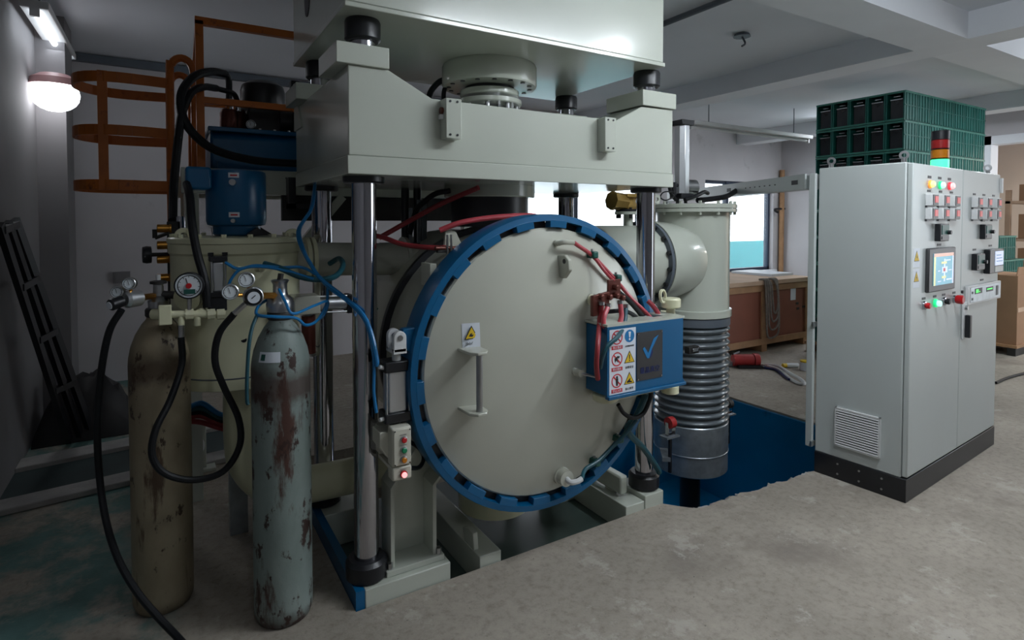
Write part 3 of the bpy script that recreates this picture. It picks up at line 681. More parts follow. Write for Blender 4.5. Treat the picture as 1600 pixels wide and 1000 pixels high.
gd = dial(t, q, (-.2, -1, 0), .052, 'gauge', 'black_steel', 'print_black', 'button_red')
obj('gauge_stem', G().cyl(q - Vector((0, -.005, .05)), at(296, 488, Y=2.57), .008, n=10), 'steel', t)
obj('dial_plate', G().box((q.x - .02, q.y - .013, q.z - .032), (q.x + .022, q.y - .0115, q.z - .014)), 'green_clamp', gd)
for px in (283, 308):
    q = at(px, 491, Y=2.57); obj('outlet', G().cyl(q, q - Vector((0, 0, .045)), .012, n=12), 'cream_paint', t)
q = at(283, 508, Y=2.565); obj('hose_ferrule', G().cyl(q, q - Vector((0, 0, .05)), .011, n=12), 'steel', t)

# slim pneumatic cylinder mounted on the vessel front
p0 = at(341, 456, Y=2.655); p1 = at(341, 408, Y=2.655)
t = thing('pneumatic_cylinder', 'slim aluminium pneumatic cylinder with black end caps on vessel front', 'cylinder', p0)
obj('barrel', G().box((p0.x - .022, 2.632, p0.z), (p0.x + .022, 2.676, p1.z)), 'aluminium', t, .008)
for z in (p0.z - .02, p1.z): obj('end_cap', G().box((p0.x - .034, 2.622, z), (p0.x + .034, 2.684, z + .022)), 'black_steel', t, .003)
for dx in (-.026, .026):
    obj('tie_rod', G().cyl((p0.x + dx, 2.63, p0.z), (p0.x + dx, 2.63, p1.z), .004, n=8), 'steel', t)
    obj('tie_nut', G().cyl((p0.x + dx, 2.65, p1.z + .022), (p0.x + dx, 2.65, p1.z + .036), .011, n=6), 'black_steel', t)
obj('foot_mount', G().box((p0.x - .03, 2.63, p0.z - .075), (p0.x + .03, 2.70, p0.z - .02)), 'black_steel', t)

# horizontal actuator beside the vessel
p0, p1 = at(496, 475, Y=2.66), at(540, 473, Y=2.66)
t = thing('pneumatic_actuator', 'horizontal aluminium actuator with white head between vessel and column', 'actuator', p0)
obj('head', G().box((p0.x - .11, 2.60, p0.z - .035), (p0.x, 2.72, p0.z + .045)), 'door_paint', t, .004)
obj('barrel', G().cyl(p0, p1, .03, n=24), 'aluminium', t)
obj('end_cap', G().box((p1.x, 2.625, p1.z - .045), (p1.x + .025, 2.695, p1.z + .04)), 'black_steel', t, .003)
for z in (-.036, .036): obj('tie_rod', G().cyl(p0 + Vector((0, -.025, z)), p1 + Vector((0, -.025, z)), .004, n=8), 'steel', t)
q = at(482, 500, Y=2.66)
obj('solenoid', G().cyl(q + Vector((0, 0, .02)), q - Vector((0, 0, .15)), .03, n=20), 'copper_brown', t)
obj('stem', G().cyl(q + Vector((0, 0, .06)), q, .014, n=14).lathe([(.034, 0), (.034, .012)], q - Vector((0, 0, .16)), 'Z', 20), 'steel', t)
obj('mount_arm', G().bar((p0.x - .1, 2.72, p0.z), (.5, 2.78, p0.z), .05, .05), 'door_paint', t)

# valve post with brass couplings
pp = at(270, 400, Y=3.12)
t = thing('valve_post', 'dark steel valve post with four brass couplings beside cream vessel', 'valve post', (pp.x, 3.12, 0))
obj('post', G().box((pp.x - .022, 3.10, 0), (pp.x + .022, 3.14, at(270, 346, Y=3.12).z)), 'dark_iron', t, .003)
for py in (357, 383, 405, 434):
    q = at(256, py, Y=3.11); cp = obj('coupling', G().lathe([(.012, -.028), (.019, -.026), (.019, .02), (.022, .022), (.022, .03)], q, 'X', 18), 'brass', t)
    obj('nipple', G().cyl(q + Vector((.02, 0, 0)), (pp.x - .01, 3.11, q.z), .012, n=12), 'dark_iron', cp)
q = at(237, 398, Y=3.10); obj('hand_wheel', G().lathe([(.008, -.05), (.008, .0), (.038, .002), (.04, .02), (.036, .035), (.01, .037)], q, (-1, -.1, 0), 24), 'black_steel', t)
obj('wheel_stem', G().cyl(q, (pp.x, 3.11, q.z), .009, n=10), 'dark_iron', t)
q = at(242, 372, Y=3.11); obj('lever', G().cyl(q, q + Vector((.0, 0, .04)), .010, n=10).tube([q, q + Vector((.05, 0, .02)), (pp.x, 3.11, q.z + .02)], .008, 8), 'dark_iron', t)
obj('chrome_pipe', G().cyl((pp.x + .035, 3.16, 0), (pp.x + .035, 3.16, at(280, 338, Y=3.16).z), .02, n=18), 'chrome', t)

# ------------------------------------------------------------------ hoses and tubes on the left
def hose(name, pts, r, m, label, cat='hose', n=10):
    return tag(obj(name, G().tube(pts, r, n), m), label, cat)
def fl_(px, py, z=.02): return at(px, py, Z=z)
hose('gas_hose', [at(190, 484, Y=2.57), at(170, 520, Y=2.60), at(157, 590, Y=2.66), at(152, 670, Y=2.72), at(156, 750, Y=2.74), at(166, 815, Y=2.68), at(184, 872, Y=2.58), at(212, 922, Y=2.50), at(245, 962, Y=2.45), fl_(285, 1004, .03), fl_(330, 1060, .022)], .0125, 'black_rubber', 'black gas hose hanging from the tan cylinder regulator onto the floor')
hose('gas_hose', [at(283, 527, Y=2.565), at(284, 570, Y=2.55), at(266, 625, Y=2.50), at(243, 672, Y=2.46), at(238, 712, Y=2.45), at(258, 740, Y=2.45), at(302, 750, Y=2.45), at(348, 737, Y=2.45), at(374, 698, Y=2.45), at(373, 655, Y=2.44), at(350, 605, Y=2.42), at(336, 565, Y=2.38), at(342, 522, Y=2.35), at(366, 490, Y=2.32)], .0125, 'black_rubber', 'black gas hose looping between manifold and teal cylinder regulator')
hose('motor_cable', [(.09, 2.85, 1.71), at(297, 310, Y=2.74), at(300, 350, Y=2.66), at(308, 395, Y=2.63), at(320, 440, Y=2.60), at(324, 480, Y=2.60)], .016, 'black_rubber', 'black cable running from motor box down the vessel front', 'cable')
hose('hydraulic_hose', [at(352, 116, Y=3.75), at(330, 112, Y=3.62), at(303, 120, Y=3.5), at(284, 145, Y=3.45), at(285, 180, Y=3.42), at(305, 212, Y=3.42), at(340, 236, Y=3.45), at(400, 251, Y=3.5), at(470, 256, Y=3.5)], .022, 'black_rubber', 'thick black hydraulic hose curling in front of orange railing post')
hose('hydraulic_hose', [at(338, 138, Y=3.74), at(318, 136, Y=3.62), at(298, 146, Y=3.48), at(284, 180, Y=3.42), at(276, 240, Y=3.38), at(271, 300, Y=3.34), at(270, 345, Y=3.18)], .02, 'black_rubber', 'thick black hydraulic hose dropping onto the valve post')
hose('air_tube', [at(492, 290, Y=2.95), at(487, 325, Y=2.83), at(468, 358, Y=2.75), at(474, 390, Y=2.62), at(485, 412, Y=2.52), at(502, 436, Y=2.46), at(540, 466, Y=2.36), at(566, 490, Y=2.262), at(580, 520, Y=2.20), at(589, 562, Y=2.155), at(588, 572, Y=2.155)], .0085, 'blue_tube', 'blue air tube running down across the chrome column', 'air tube', 8)
hose('air_tube', [at(490, 300, Y=2.94), at(484, 330, Y=2.82), at(465, 362, Y=2.74), at(478, 402, Y=2.58), at(508, 444, Y=2.45), at(545, 473, Y=2.34), at(572, 505, Y=2.235), at(584, 560, Y=2.17), at(584, 610, Y=2.165), at(588, 645, Y=2.155)], .0065, 'blue_tube', 'thin blue air tube running to the lower cap of the clamp cylinder', 'air tube', 8)
hose('air_tube', [at(352, 410, Y=2.62), at(372, 420, Y=2.60), at(400, 415, Y=2.58), at(440, 418, Y=2.56), at(472, 418, Y=2.54), at(496, 430, Y=2.47)], .0065, 'blue_tube', 'thin blue air tube across the vessel front to slim cylinder', 'air tube', 8)
hose('air_tube', [at(354, 455, Y=2.60), at(362, 435, Y=2.59), at(378, 420, Y=2.58), at(410, 417, Y=2.56), at(450, 424, Y=2.53), at(490, 436, Y=2.47)], .006, 'blue_tube', 'thin blue air tube rising from lower end of slim cylinder', 'air tube', 8)
hose('water_hose', [at(413, 412, Y=2.62), at(440, 420, Y=2.56), at(468, 432, Y=2.51), at(500, 437, Y=2.48), at(525, 431, Y=2.56), at(536, 415, Y=2.66), at(530, 404, Y=2.76), at(515, 412, Y=2.82)], .0125, 'teal_hose', 'dark teal water hose looping beside the upper pipe', 'hose')
hose('air_tube', [at(512, 450, Y=2.44), at(510, 475, Y=2.45), at(496, 500, Y=2.40), at(478, 508, Y=2.30), at(462, 497, Y=2.27), at(430, 495, Y=2.255), at(402, 492, Y=2.29), at(404, 478, Y=2.36), at(418, 468, Y=2.43)], .006, 'blue_tube', 'blue air tube wound around the neck of the teal cylinder', 'air tube', 8)
hose('air_tube', [at(436, 452, Y=2.33), at(446, 472, Y=2.28), at(458, 490, Y=2.26), at(490, 478, Y=2.35), at(512, 471, Y=2.42), at(506, 492, Y=2.44), at(488, 506, Y=2.40)], .0055, 'blue_tube', 'blue air tube looping from teal cylinder towards the actuator', 'air tube', 8)
hose('air_tube', [at(402, 492, Y=2.29), at(394, 512, Y=2.27), at(389, 540, Y=2.26), at(386, 590, Y=2.27), at(386, 625, Y=2.28), at(388, 632, Y=2.28)], .0065, 'teal_hose', 'short teal tube end hanging beside the teal cylinder', 'air tube', 8)
for i, (m, dy) in enumerate((('blue_tube', 0), ('teal_hose', 8), ('red_hose', 20), ('red_hose', 30), ('black_rubber', 14))):
    hose('pit_hose', [at(290, 640 + dy * .6, Y=3.25), at(315, 630 + dy, Y=3.22), at(345, 648 + dy * .7, Y=3.2), at(375, 645 + dy, Y=3.25), at(420, 650 + dy, Y=3.3)], .013, m, ['bright blue hose crossing behind the vessel pipe', 'dark teal hose crossing behind the vessel pipe', 'upper red hose crossing behind the vessel pipe', 'lower red hose crossing behind the vessel pipe', 'black hose crossing behind the vessel pipe'][i])

q = at(314, 733, Z=0)
t = thing('pump_pedestal', 'pale grey pump pedestal with round white cover behind the vessel', 'pedestal', q)
obj('column', G().box((q.x - .07, q.y - .04, .02), (q.x + .03, q.y + .06, .36)), 'press_paint', t, .004)
obj('foot_plate', G().box((q.x - .11, q.y - .07, 0), (q.x + .08, q.y + .09, .02)), 'press_paint', t, .003)
obj('round_cover', G().lathe([(.07, 0), (.075, .004), (.06, .02), (.02, .028)], (q.x - .05, q.y - .04, .17), (-.3, -1, 0), 24), 'white_plastic', t)
# ------------------------------------------------------------------ caged ladder, platform and hydraulic unit
LX, LY0, LY1 = .045, 3.78, 4.22
t = thing('caged_ladder', 'orange steel ladder with hooped safety cage against the wall', 'ladder', (LX, 4.0, 0))
zt = [at(258, 130, Y=3.78).z, at(258, 209, Y=3.78).z, at(258, 291, Y=3.78).z]
for y in (LY0, LY1): obj('rail', G().tube([(LX, y, 0), (LX, y, 1.0), (LX, y, 2.30), (LX + .01, y, 2.43), (LX + .06, y, 2.47), (LX + .11, y, 2.43), (LX + .12, y, 2.3), (LX + .12, y, 1.85)], .021, 10, 4), 'orange_paint', t)
for k in range(8): obj('rung', G().cyl((LX, LY0, .25 + k * .28), (LX, LY1, .25 + k * .28), .013, n=10), 'orange_paint', t)
def hoop_pt(a): return Vector((LX - .46 * math.sin(a) ** .8 if math.sin(a) > 0 else LX, 4.0 - (.22 + .12 * math.sin(a)) * math.cos(a), 0))
for z in zt:
    g = G(); P = [hoop_pt(PI * i / 20) for i in range(21)]
    for a, b in zip(P, P[1:]): g.bar((a.x, a.y, z), (b.x, b.y, z), .012, .055)
    obj('cage_hoop', g, 'orange_paint', t)
for a in (.66,):
    q = hoop_pt(a); obj('cage_strap', G().box((q.x - .022, q.y - .006, zt[2] - .03), (q.x + .022, q.y + .006, zt[0] + .03)), 'orange_paint', t)

PZ = 1.84
t = thing('steel_platform', 'pale steel platform with orange railing behind the press', 'platform', (1.2, 4.0, 0))
obj('front_beam', G().box((.085, 3.58, 1.70), (2.25, 3.66, PZ)), 'press_paint', t, .004)
obj('rear_beam', G().box((.085, 4.32, 1.70), (2.25, 4.40, PZ)), 'press_paint', t)
obj('deck', G().box((.10, 3.66, PZ - .03), (2.24, 4.32, PZ)), 'galvanised', t)
for x in (.10, 2.15):
    for y in (3.585, 4.32): obj('post', G().box((x, y, 0), (x + .07, y + .07, 1.70)), 'press_paint', t)
obj('cross_channel', G().box((.60, 3.60, 1.55), (2.2, 3.64, 1.70)), 'dark_iron', t)
obj('brace', G().bar((.62, 3.60, 1.30), (.95, 3.60, 1.70), .05, .05), 'press_paint', t)
obj('side_bracket', G().box((.62, 3.50, 1.62), (.66, 3.58, 1.80)).box((.62, 3.50, 1.62), (.86, 3.58, 1.65)), 'black_steel', t)
for k in range(6): obj('beam_hole', G().cyl((.62 + k * .022, 3.574, 1.80 - .012 * (k % 2)), (.62 + k * .022, 3.581, 1.80 - .012 * (k % 2)), .004, n=8), 'print_black', t)
ZR = 2.645
for x, y in ((.185, 3.62), (.185, 4.36), (2.1, 4.36), (2.02, 4.36), (1.14, 4.36)):
    obj('rail_post', G().box((x - .02, y - .02, PZ), (x + .02, y + .02, ZR if y < 4 else 2.35)), 'orange_paint', t)
obj('top_rail', G().bar((.165, 3.62, ZR), (2.2, 3.62, ZR), .04, .04), 'orange_paint', t)
obj('middle_rail', G().bar((.165, 3.62, 2.215), (2.2, 3.62, 2.215), .035, .035), 'orange_paint', t)
obj('side_rail', G().bar((.185, 3.62, ZR), (.185, 4.36, 2.42), .035, .035), 'orange_paint', t)
obj('rear_rail', G().bar((.185, 4.36, 2.33), (2.12, 4.36, 2.33), .035, .035), 'orange_paint', t)

t = thing('oil_tank', 'blue hydraulic oil tank on the platform behind the press', 'oil tank', (.8, 3.9, PZ))
obj('body', G().prism([(3.70, PZ), (4.20, PZ), (4.20, 2.06), (3.72, 2.06), (3.68, 2.03), (3.68, PZ)], .235, 1.5, 'X'), 'blue_paint', t, .015)
obj('tank_lid', G().box((.225, 3.67, 2.06), (1.51, 4.21, 2.085)), 'blue_paint', t, .004)
obj('lower_shelf', G().box((.27, 3.67, PZ), (1.45, 3.68, PZ + .05)), 'blue_paint', t)
for k in range(5): obj('lid_bolt', G().cyl((.50 + k * .08, 3.70, 2.085), (.50 + k * .08, 3.70, 2.095), .008, n=6), 'steel', t)
t = thing('oil_pump_motor', 'black domed pump motor standing on the blue oil tank', 'motor', (.60, 3.9, 2.085))
obj('dome', G().lathe([(.125, 0), (.13, .01), (.13, .12), (.12, .155), (.085, .18), (.02, .19)], (.545, 3.9, 2.23), 'Z', 32), 'black_steel', t)
obj('base_block', G().box((.45, 3.80, 2.085), (.75, 4.0, 2.24)), 'black_steel', t, .01)
obj('side_motor', G().cyl((.62, 3.80, 2.16), (1.0, 3.80, 2.16), .07, n=24), 'black_steel', t)
obj('band', G().lathe([(.13, 0), (.134, 0), (.134, .008), (.13, .008)], (.545, 3.9, 2.25), 'Z', 32, True), 'dark_iron', t)
dial(t, (.455, 3.74, 2.12), (-.2, -1, 0), .028)
t = thing('accumulator', 'brown upright accumulator with chrome fittings on the oil tank', 'accumulator', (.36, 3.85, 2.085))
obj('bottle', G().lathe([(.045, 0), (.05, .01), (.05, .10), (.04, .125)], (.345, 3.82, 2.085), 'Z', 24).lathe([(.045, 0), (.05, .01), (.05, .12), (.04, .14)], (.40, 3.9, 2.085), 'Z', 24), 'copper_brown', t)
obj('fitting', G().cyl((.345, 3.80, 2.20), (.345, 3.80, 2.27), .022, n=8).cyl((.40, 3.85, 2.21), (.40, 3.85, 2.26), .02, n=8), 'chrome', t)
a0 = at(352, 116, Y=3.75); a1 = at(338, 138, Y=3.74)
obj('elbow', G().tube([(.345, 3.80, 2.26), (.345, 3.79, a0.z - .03), a0 + Vector((.01, .02, 0)), a0], .018, 10).tube([(.40, 3.85, 2.25), (.37, 3.80, a1.z - .01), a1 + Vector((.02, .02, 0)), a1], .016, 10), 'black_steel', t)
t = thing('level_switch', 'small black level switch with white dial on the platform', 'switch', (.70, 3.66, 2.09))
obj('stem', G().cyl((.70, 3.72, 2.085), (.70, 3.72, 2.36), .012, n=10), 'black_steel', t); obj('head', G().box((.675, 3.69, 2.33), (.725, 3.75, 2.40)), 'black_steel', t, .004)
obj('head_dial', G().cyl((.70, 3.69, 2.365), (.70, 3.684, 2.365), .016, n=14), 'dial_white', t)

# ------------------------------------------------------------------ far left corner: leaning frame, tarpaulin
t = thing('leaning_frame', 'black steel ladder frame leaning against the side wall', 'ladder frame', (-.5, 5.0, 0))
ra, rb = (at(-18, 345, X=-.735), Vector((-.62, 4.72, .02))), (at(26, 345, X=-.735), Vector((-.44, 4.96, .02)))
ra = (Vector((-.745, 4.04, 1.53)), Vector((-.58, 4.98, .02))); rb = (Vector((-.745, 4.40, 1.56)), Vector((-.46, 5.05, .02)))
for a, b in (ra, rb): obj('stile', G().bar(a, b, .03, .05), 'black_steel', t)
mid = ((ra[0] + rb[0]) / 2, (ra[1] + rb[1]) / 2); obj('stile', G().bar(mid[0], mid[1], .03, .04), 'black_steel', t)
for k in (.0, .22, .45, .7):
    obj('rung', G().bar(ra[0].lerp(ra[1], k + .02), rb[0].lerp(rb[1], k + .02), .04, .04), 'black_steel', t)
g = G(); n1, n2 = 14, 9; vs = []
for j in range(n2 + 1):
    for i in range(n1 + 1):
        u, v_ = i / n1, j / n2; hgt = .42 * math.sin(PI * min(1, u * .95 + .03)) ** .8 * math.sin(PI * v_) ** .7
        vs.append((-.79 + .62 * u, 4.98 + .5 * v_, .003 + max(0, hgt + random.uniform(-.05, .05) * (0 < i < n1 and 0 < j < n2))))
fs = [(j * (n1 + 1) + i, j * (n1 + 1) + i + 1, (j + 1) * (n1 + 1) + i + 1, (j + 1) * (n1 + 1) + i) for j in range(n2) for i in range(n1)]
b_ = len(vs); g.add(vs + [(-.79, 4.98, 0), (-.17, 4.98, 0), (-.17, 5.48, 0), (-.79, 5.48, 0)], fs + [(b_, b_ + 1, b_ + 2, b_ + 3)])
tag(obj('tarpaulin_heap', g, 'tarp_black', ang=80), 'heap of crumpled black tarpaulin on the floor by the wall', 'tarpaulin')
tag(obj('wall_socket', G().box((-.42, 6.67, .95), (-.28, 6.70, 1.06)).box((-.40, 6.663, .965), (-.30, 6.671, 1.045)), 'plaster_shaded'), 'grey wall socket on the back wall', 'socket')

# ------------------------------------------------------------------ clamp cylinder, button station (left of the door)
YC = 2.185
def zc(py, Y=YC, px=612): return at(px, py, Y=Y).z
xl, xr = at(600, 600, Y=YC).x, at(632, 600, Y=YC).x; xm = (xl + xr) / 2
t = thing('clamp_cylinder', 'aluminium pneumatic clamp cylinder with black caps beside blue lock ring', 'cylinder', (xm, YC, zc(655)))
obj('barrel', G().box((xl + .004, YC - .04, zc(642)), (xr - .004, YC + .03, zc(576))), 'aluminium', t, .008)
for a, b in ((578, 561), (656, 640)): obj('end_cap', G().box((xl - .012, YC - .05, zc(a)), (xr + .012, YC + .04, zc(b))), 'black_steel', t, .006)
for dx in (xl - .004, xr + .004): obj('tie_rod', G().cyl((dx, YC - .042, zc(645)), (dx, YC - .042, zc(570)), .005, n=8), 'steel', t)
pn = at(612, 526, Y=2.16)
obj('rod', G().cyl((xm, 2.16, zc(562)), (xm, 2.16, zc(545)), .017, n=16), 'white_plastic', t)
cv = obj('clevis', G(), 'white_plastic', t) if False else None
for y0 in (2.115, 2.183):
    g = G(); P = [(xm - .026, zc(546)), (xm + .026, zc(546))] + [(xm + .026 * math.cos(k * PI / 10), pn.z + .026 * math.sin(k * PI / 10)) for k in range(11)]
    cv = obj('clevis_fork', g.prism(P, y0, y0 + .022), 'white_plastic', t, .003)
    obj('clevis_pin', G().cyl((xm, y0 - .004, pn.z), (xm, y0 + .026, pn.z), .011, n=14), 'steel', cv)
obj('clevis_base', G().box((xm - .026, 2.115, zc(548)), (xm + .026, 2.205, zc(541))), 'white_plastic', t)
obj('port_fitting', G().cyl((xl - .012, YC - .03, zc(570)), (xl - .03, YC - .035, zc(567)), .008, n=10).cyl((xl - .012, YC - .03, zc(648)), (xl - .03, YC - .035, zc(648)), .008, n=10), 'white_plastic', t)
obj('lower_rod', G().cyl((xm, YC, zc(656)), (xm, YC, zc(675)), .02, n=16), 'black_steel', t)
obj('mount_bracket', G().prism([(xl - .03, zc(668)), (xl + .05, zc(672)), (xl + .05, zc(720)), (xl + .0, zc(708)), (xl - .03, zc(690))], 2.15, 2.245), 'ivory_plastic', t, .004)
obj('mount_arm', G().box((xl, 2.245, zc(715)), (xl + .04, 2.31, zc(672))), 'ivory_plastic', t)

YS = 2.10
xa, xb = at(613, 700, Y=YS).x, at(643, 700, Y=YS).x; xs = (xa + xb) / 2 + .004
t = thing('button_station', 'ivory push-button box with red, green and amber buttons below clamp cylinder', 'control box', (xs, YS, zc(748, YS)))
obj('body', G().box((xa, YS, zc(728, YS, 628)), (xb, YS + .055, zc(668, YS, 628))), 'ivory_plastic', t, .006)
obj('cover', G().box((xa + .004, YS - .006, zc(726, YS, 628)), (xb - .004, YS, zc(670, YS, 628))), 'ivory_plastic', t, .003)
obj('lower_body', G().box((xa, YS - .002, zc(750, YS, 628)), (xb, YS + .055, zc(729, YS, 628))), 'ivory_plastic', t, .006)
for py, m in ((686, 'button_red'), (702, 'button_green'), (717, 'button_amber'), (740, 'lit_white_red')):
    z = zc(py, YS, 630); rg = obj('button_ring', G().lathe([(.012, 0), (.0145, .001), (.0145, .006), (.011, .008)], (xs, YS - .004, z), (0, -1, 0), 20), 'steel' if py < 730 else 'button_red', t)
    obj('button', G().lathe([(.0105, 0), (.0105, .010), (.008, .012)], (xs, YS - .008, z), (0, -1, 0), 20), m, rg)
    obj('name_tag', G().box((xs - .014, YS - .0072, z + .017), (xs + .012, YS - .006, z + .021)), 'steel', t)
for z in (zc(672, YS, 628), zc(724, YS, 628)):
    for x in (xa + .009, xb - .009): obj('cover_screw', G().cyl((x, YS - .0075, z), (x, YS - .006, z), .003, n=8), 'dark_iron', t)
obj('rear_bracket', G().box((xa + .01, YS + .055, zc(740, YS, 628)), (xb - .02, 2.30, zc(735, YS, 628))), 'ivory_plastic', t)
hose('station_cable', [(xb - .005, YS + .03, zc(736, YS, 640)), at(655, 730, Y=2.20), at(662, 715, Y=2.24), at(655, 700, Y=2.27), at(640, 690, Y=2.30)], .009, 'black_rubber', 'black cable curling from the push-button box behind lock ring', 'cable', 8)

# ------------------------------------------------------------------ blue water box on the door's right
BX0, BX1, BY, BZ0, BZ1 = 1.635, 2.098, 1.9, .787, 1.095
t = thing('water_box', 'blue sheet metal box with warning stickers hanging before the door', 'box', (1.87, 1.95, BZ0))
obj('body', G().box((BX0, BY + .012, BZ0), (BX1, BY + .15, BZ1 - .008)), 'blue_paint', t, .003)
obj('front_panel', G().prism([(BX0 - .004, BZ0 - .012), (BX1 + .012, BZ0 - .012), (BX1 + .012, BZ0 + .004), (BX1, BZ0 + .02), (BX1, BZ1 - .004), (BX0 - .004, BZ1 - .004)], BY, BY + .012), 'blue_paint', t, .002)
obj('bottom_lip', G().box((BX0 - .004, BY - .012, BZ0 - .014), (BX1 + .012, BY, BZ0 + .002)), 'blue_paint', t, .003)
obj('top_plate', G().box((BX0 - .004, BY, BZ1 - .004), (1.95, BY + .155, BZ1 + .006)).box((1.95, BY, BZ1 - .004), (2.02, BY + .05, BZ1 + .006)).box((2.02, BY, BZ1 - .004), (BX1 + .008, BY + .155, BZ1 + .006)), 'press_paint', t)
# sticker sheet
sx0, sx1, sz0, sz1 = BX0 + .008, BX0 + .160, BZ0 + .005, BZ1 - .018
yS = BY - .0012
st = obj('sticker_sheet', G().box((sx0, yS, sz0), (sx1, BY, sz1)), 'sticker_white', t); st['label'] = 'white sheet of six safety stickers with Chinese captions'
def annulus(cx, cz, r0, r1, y, n=24): return G().lathe([(r0, 0), (r1, 0), (r1, .0008), (r0, .0008)], (cx, y, cz), (0, -1, 0), n, True)
hgt = (sz1 - sz0) / 3
caps = [('禁止靠近', '必须戴护目镜'), ('禁止烟火', '注意安全'), ('禁止入内', '当心夹手')]
for k in range(3):
    zc_ = sz1 - hgt * (k + .38); xL, xR = sx0 + .043, sx1 - .037
    obj('ban_ring', annulus(xL, zc_, .026, .031, yS), 'print_red', st)
    obj('ban_slash', G().bar((xL - .02, yS - .0006, zc_ + .02), (xL + .02, yS - .0006, zc_ - .02), .006, .0008, (0, 1, 0)), 'print_red', st)
    g = G()
    if k == 0: g.prism([(xL - .018, zc_ - .004), (xL - .004, zc_ + .006), (xL + .008, zc_ + .002), (xL + .004, zc_ - .004), (xL + .01, zc_ - .012), (xL, zc_ - .010), (xL - .004, zc_ - .018), (xL - .008, zc_ - .008)], yS - .0012, yS - .0004)
    elif k == 1: g.prism([(xL - .014, zc_ + .004), (xL + .002, zc_ + .014), (xL + .016, zc_ + .012), (xL + .010, zc_ + .002), (xL + .002, zc_ + .004), (xL + .006, zc_ - .016), (xL - .004, zc_ - .004), (xL - .012, zc_ - .014)], yS - .0012, yS - .0004)
    else:
        g.prism([(xL - .007, zc_ + .010), (xL + .007, zc_ + .010), (xL + .006, zc_ - .006), (xL + .004, zc_ - .022), (xL - .004, zc_ - .022), (xL - .006, zc_ - .006)], yS - .0012, yS - .0004).cyl((xL, yS - .0004, zc_ + .016), (xL, yS - .0012, zc_ + .016), .0055, n=14)
    obj('ban_figure', g, 'print_black', st)
    cp_ = obj('caption_bar', G().box((xL - .031, yS - .0007, zc_ - .052), (xL + .031, yS, zc_ - .036)), 'print_red', st)
    text('caption_text', caps[k][0], .0125, face_y(xL, yS - .0012, zc_ - .0445), 'sticker_white', st, .0003)
    if k == 0:
        obj('duty_disc', G().cyl((xR, yS, zc_), (xR, yS - .0008, zc_), .028, n=28), 'print_blue', st)
        obj('duty_mark', G().prism([(xR - .007, zc_ + .019), (xR + .007, zc_ + .019), (xR + .0035, zc_ - .006), (xR - .0035, zc_ - .006)], yS - .0016, yS - .0008).cyl((xR, yS - .0008, zc_ - .014), (xR, yS - .0016, zc_ - .014), .005, n=14), 'sticker_white', st)
    else:
        obj('triangle_border', G().prism([(xR - .031, zc_ - .024), (xR + .031, zc_ - .024), (xR, zc_ + .03)], yS - .0008, yS), 'print_black', st)
        obj('triangle_fill', G().prism([(xR - .026, zc_ - .021), (xR + .026, zc_ - .021), (xR, zc_ + .024)], yS - .0014, yS - .0008), 'print_yellow', st)
        g = G()
        if k == 1: g.prism([(xR - .003, zc_ + .012), (xR + .003, zc_ + .012), (xR + .0018, zc_ - .008), (xR - .0018, zc_ - .008)], yS - .002, yS - .0014).cyl((xR, yS - .0014, zc_ - .014), (xR, yS - .002, zc_ - .014), .003, n=10)
        else: g.prism([(xR - .016, zc_ - .017), (xR + .016, zc_ - .017), (xR + .013, zc_ - .012), (xR + .004, zc_ - .010), (xR + .006, zc_ + .004), (xR - .004, zc_ - .004), (xR - .014, zc_ - .010)], yS - .002, yS - .0014)
        obj('triangle_mark', g, 'print_black', st)
    text('caption_text', caps[k][1], .0125 if k else .0085, face_y(xR, yS - .0008, zc_ - .0445), 'print_black', st, .0003)
# maker's plate
px0, px1, pz0, pz1 = BX0 + .166, BX0 + .325, BZ0 + .045, BZ1 - .045
pl_ = obj('maker_plate', G().box((px0, BY - .003, pz0), (px1, BY, pz1)), 'nameplate', t); pl_['label'] = 'dark metal maker plate with blue tick logo'
pc = (px0 + px1) / 2
obj('tick_logo', G().prism([(pc - .045, pz1 - .075), (pc - .034, pz1 - .068), (pc - .012, pz1 - .098), (pc + .022, pz1 - .035), (pc + .052, pz1 - .022), (pc + .012, pz1 - .080), (pc - .006, pz1 - .122), (pc - .018, pz1 - .122)], BY - .0045, BY - .003), 'print_blue', pl_)
obj('tick_fold', G().prism([(pc - .006, pz1 - .122), (pc + .012, pz1 - .080), (pc + .018, pz1 - .098), (pc + .004, pz1 - .122)], BY - .0046, BY - .0031), 'print_navy', pl_)
text('maker_name', '量晶真空', .031, face_y(pc, BY - .004, pz0 + .042), 'print_navy', pl_)
for x in (px0 + .007, px1 - .007):
    for z in (pz0 + .007, pz1 - .007): obj('plate_screw', G().cyl((x, BY - .003, z), (x, BY - .006, z), .004, n=10), 'chrome', pl_)
# hinge that carries box and door
t = thing('door_carrier', 'cream carrier arm and pin knob behind the blue box', 'hinge', (2.05, 2.08, .72))
obj('hinge_pin', G().lathe([(.03, .70), (.042, .705), (.042, .74), (.022, .745), (.022, 1.12), (.042, 1.125), (.048, 1.13), (.048, 1.165), (.042, 1.172)], (2.125, 2.005, 0), 'Z', 28), 'cream_paint', t)
obj('pin_ring', G().lathe([(.026, -.006), (.034, -.006), (.034, .006), (.026, .006)], (2.065, 2.0, 1.185), (.35, -.9, .1), 24, True), 'cream_paint', t)
for z_ in (.80, 1.03): obj('hinge_arm', G().bar((2.125, 2.005, z_), (2.30, 2.20, z_), .06, .08), 'cream_paint', t)
obj('lower_boss', G().lathe([(.05, 0), (.058, .006), (.058, .03), (.05, .036)], (1.70, 1.99, .738), 'Z', 28), 'cream_paint', t)
obj('boss_arm', G().bar((1.70, 1.99, .752), (2.12, 2.0, .752), .05, .028), 'cream_paint', t)

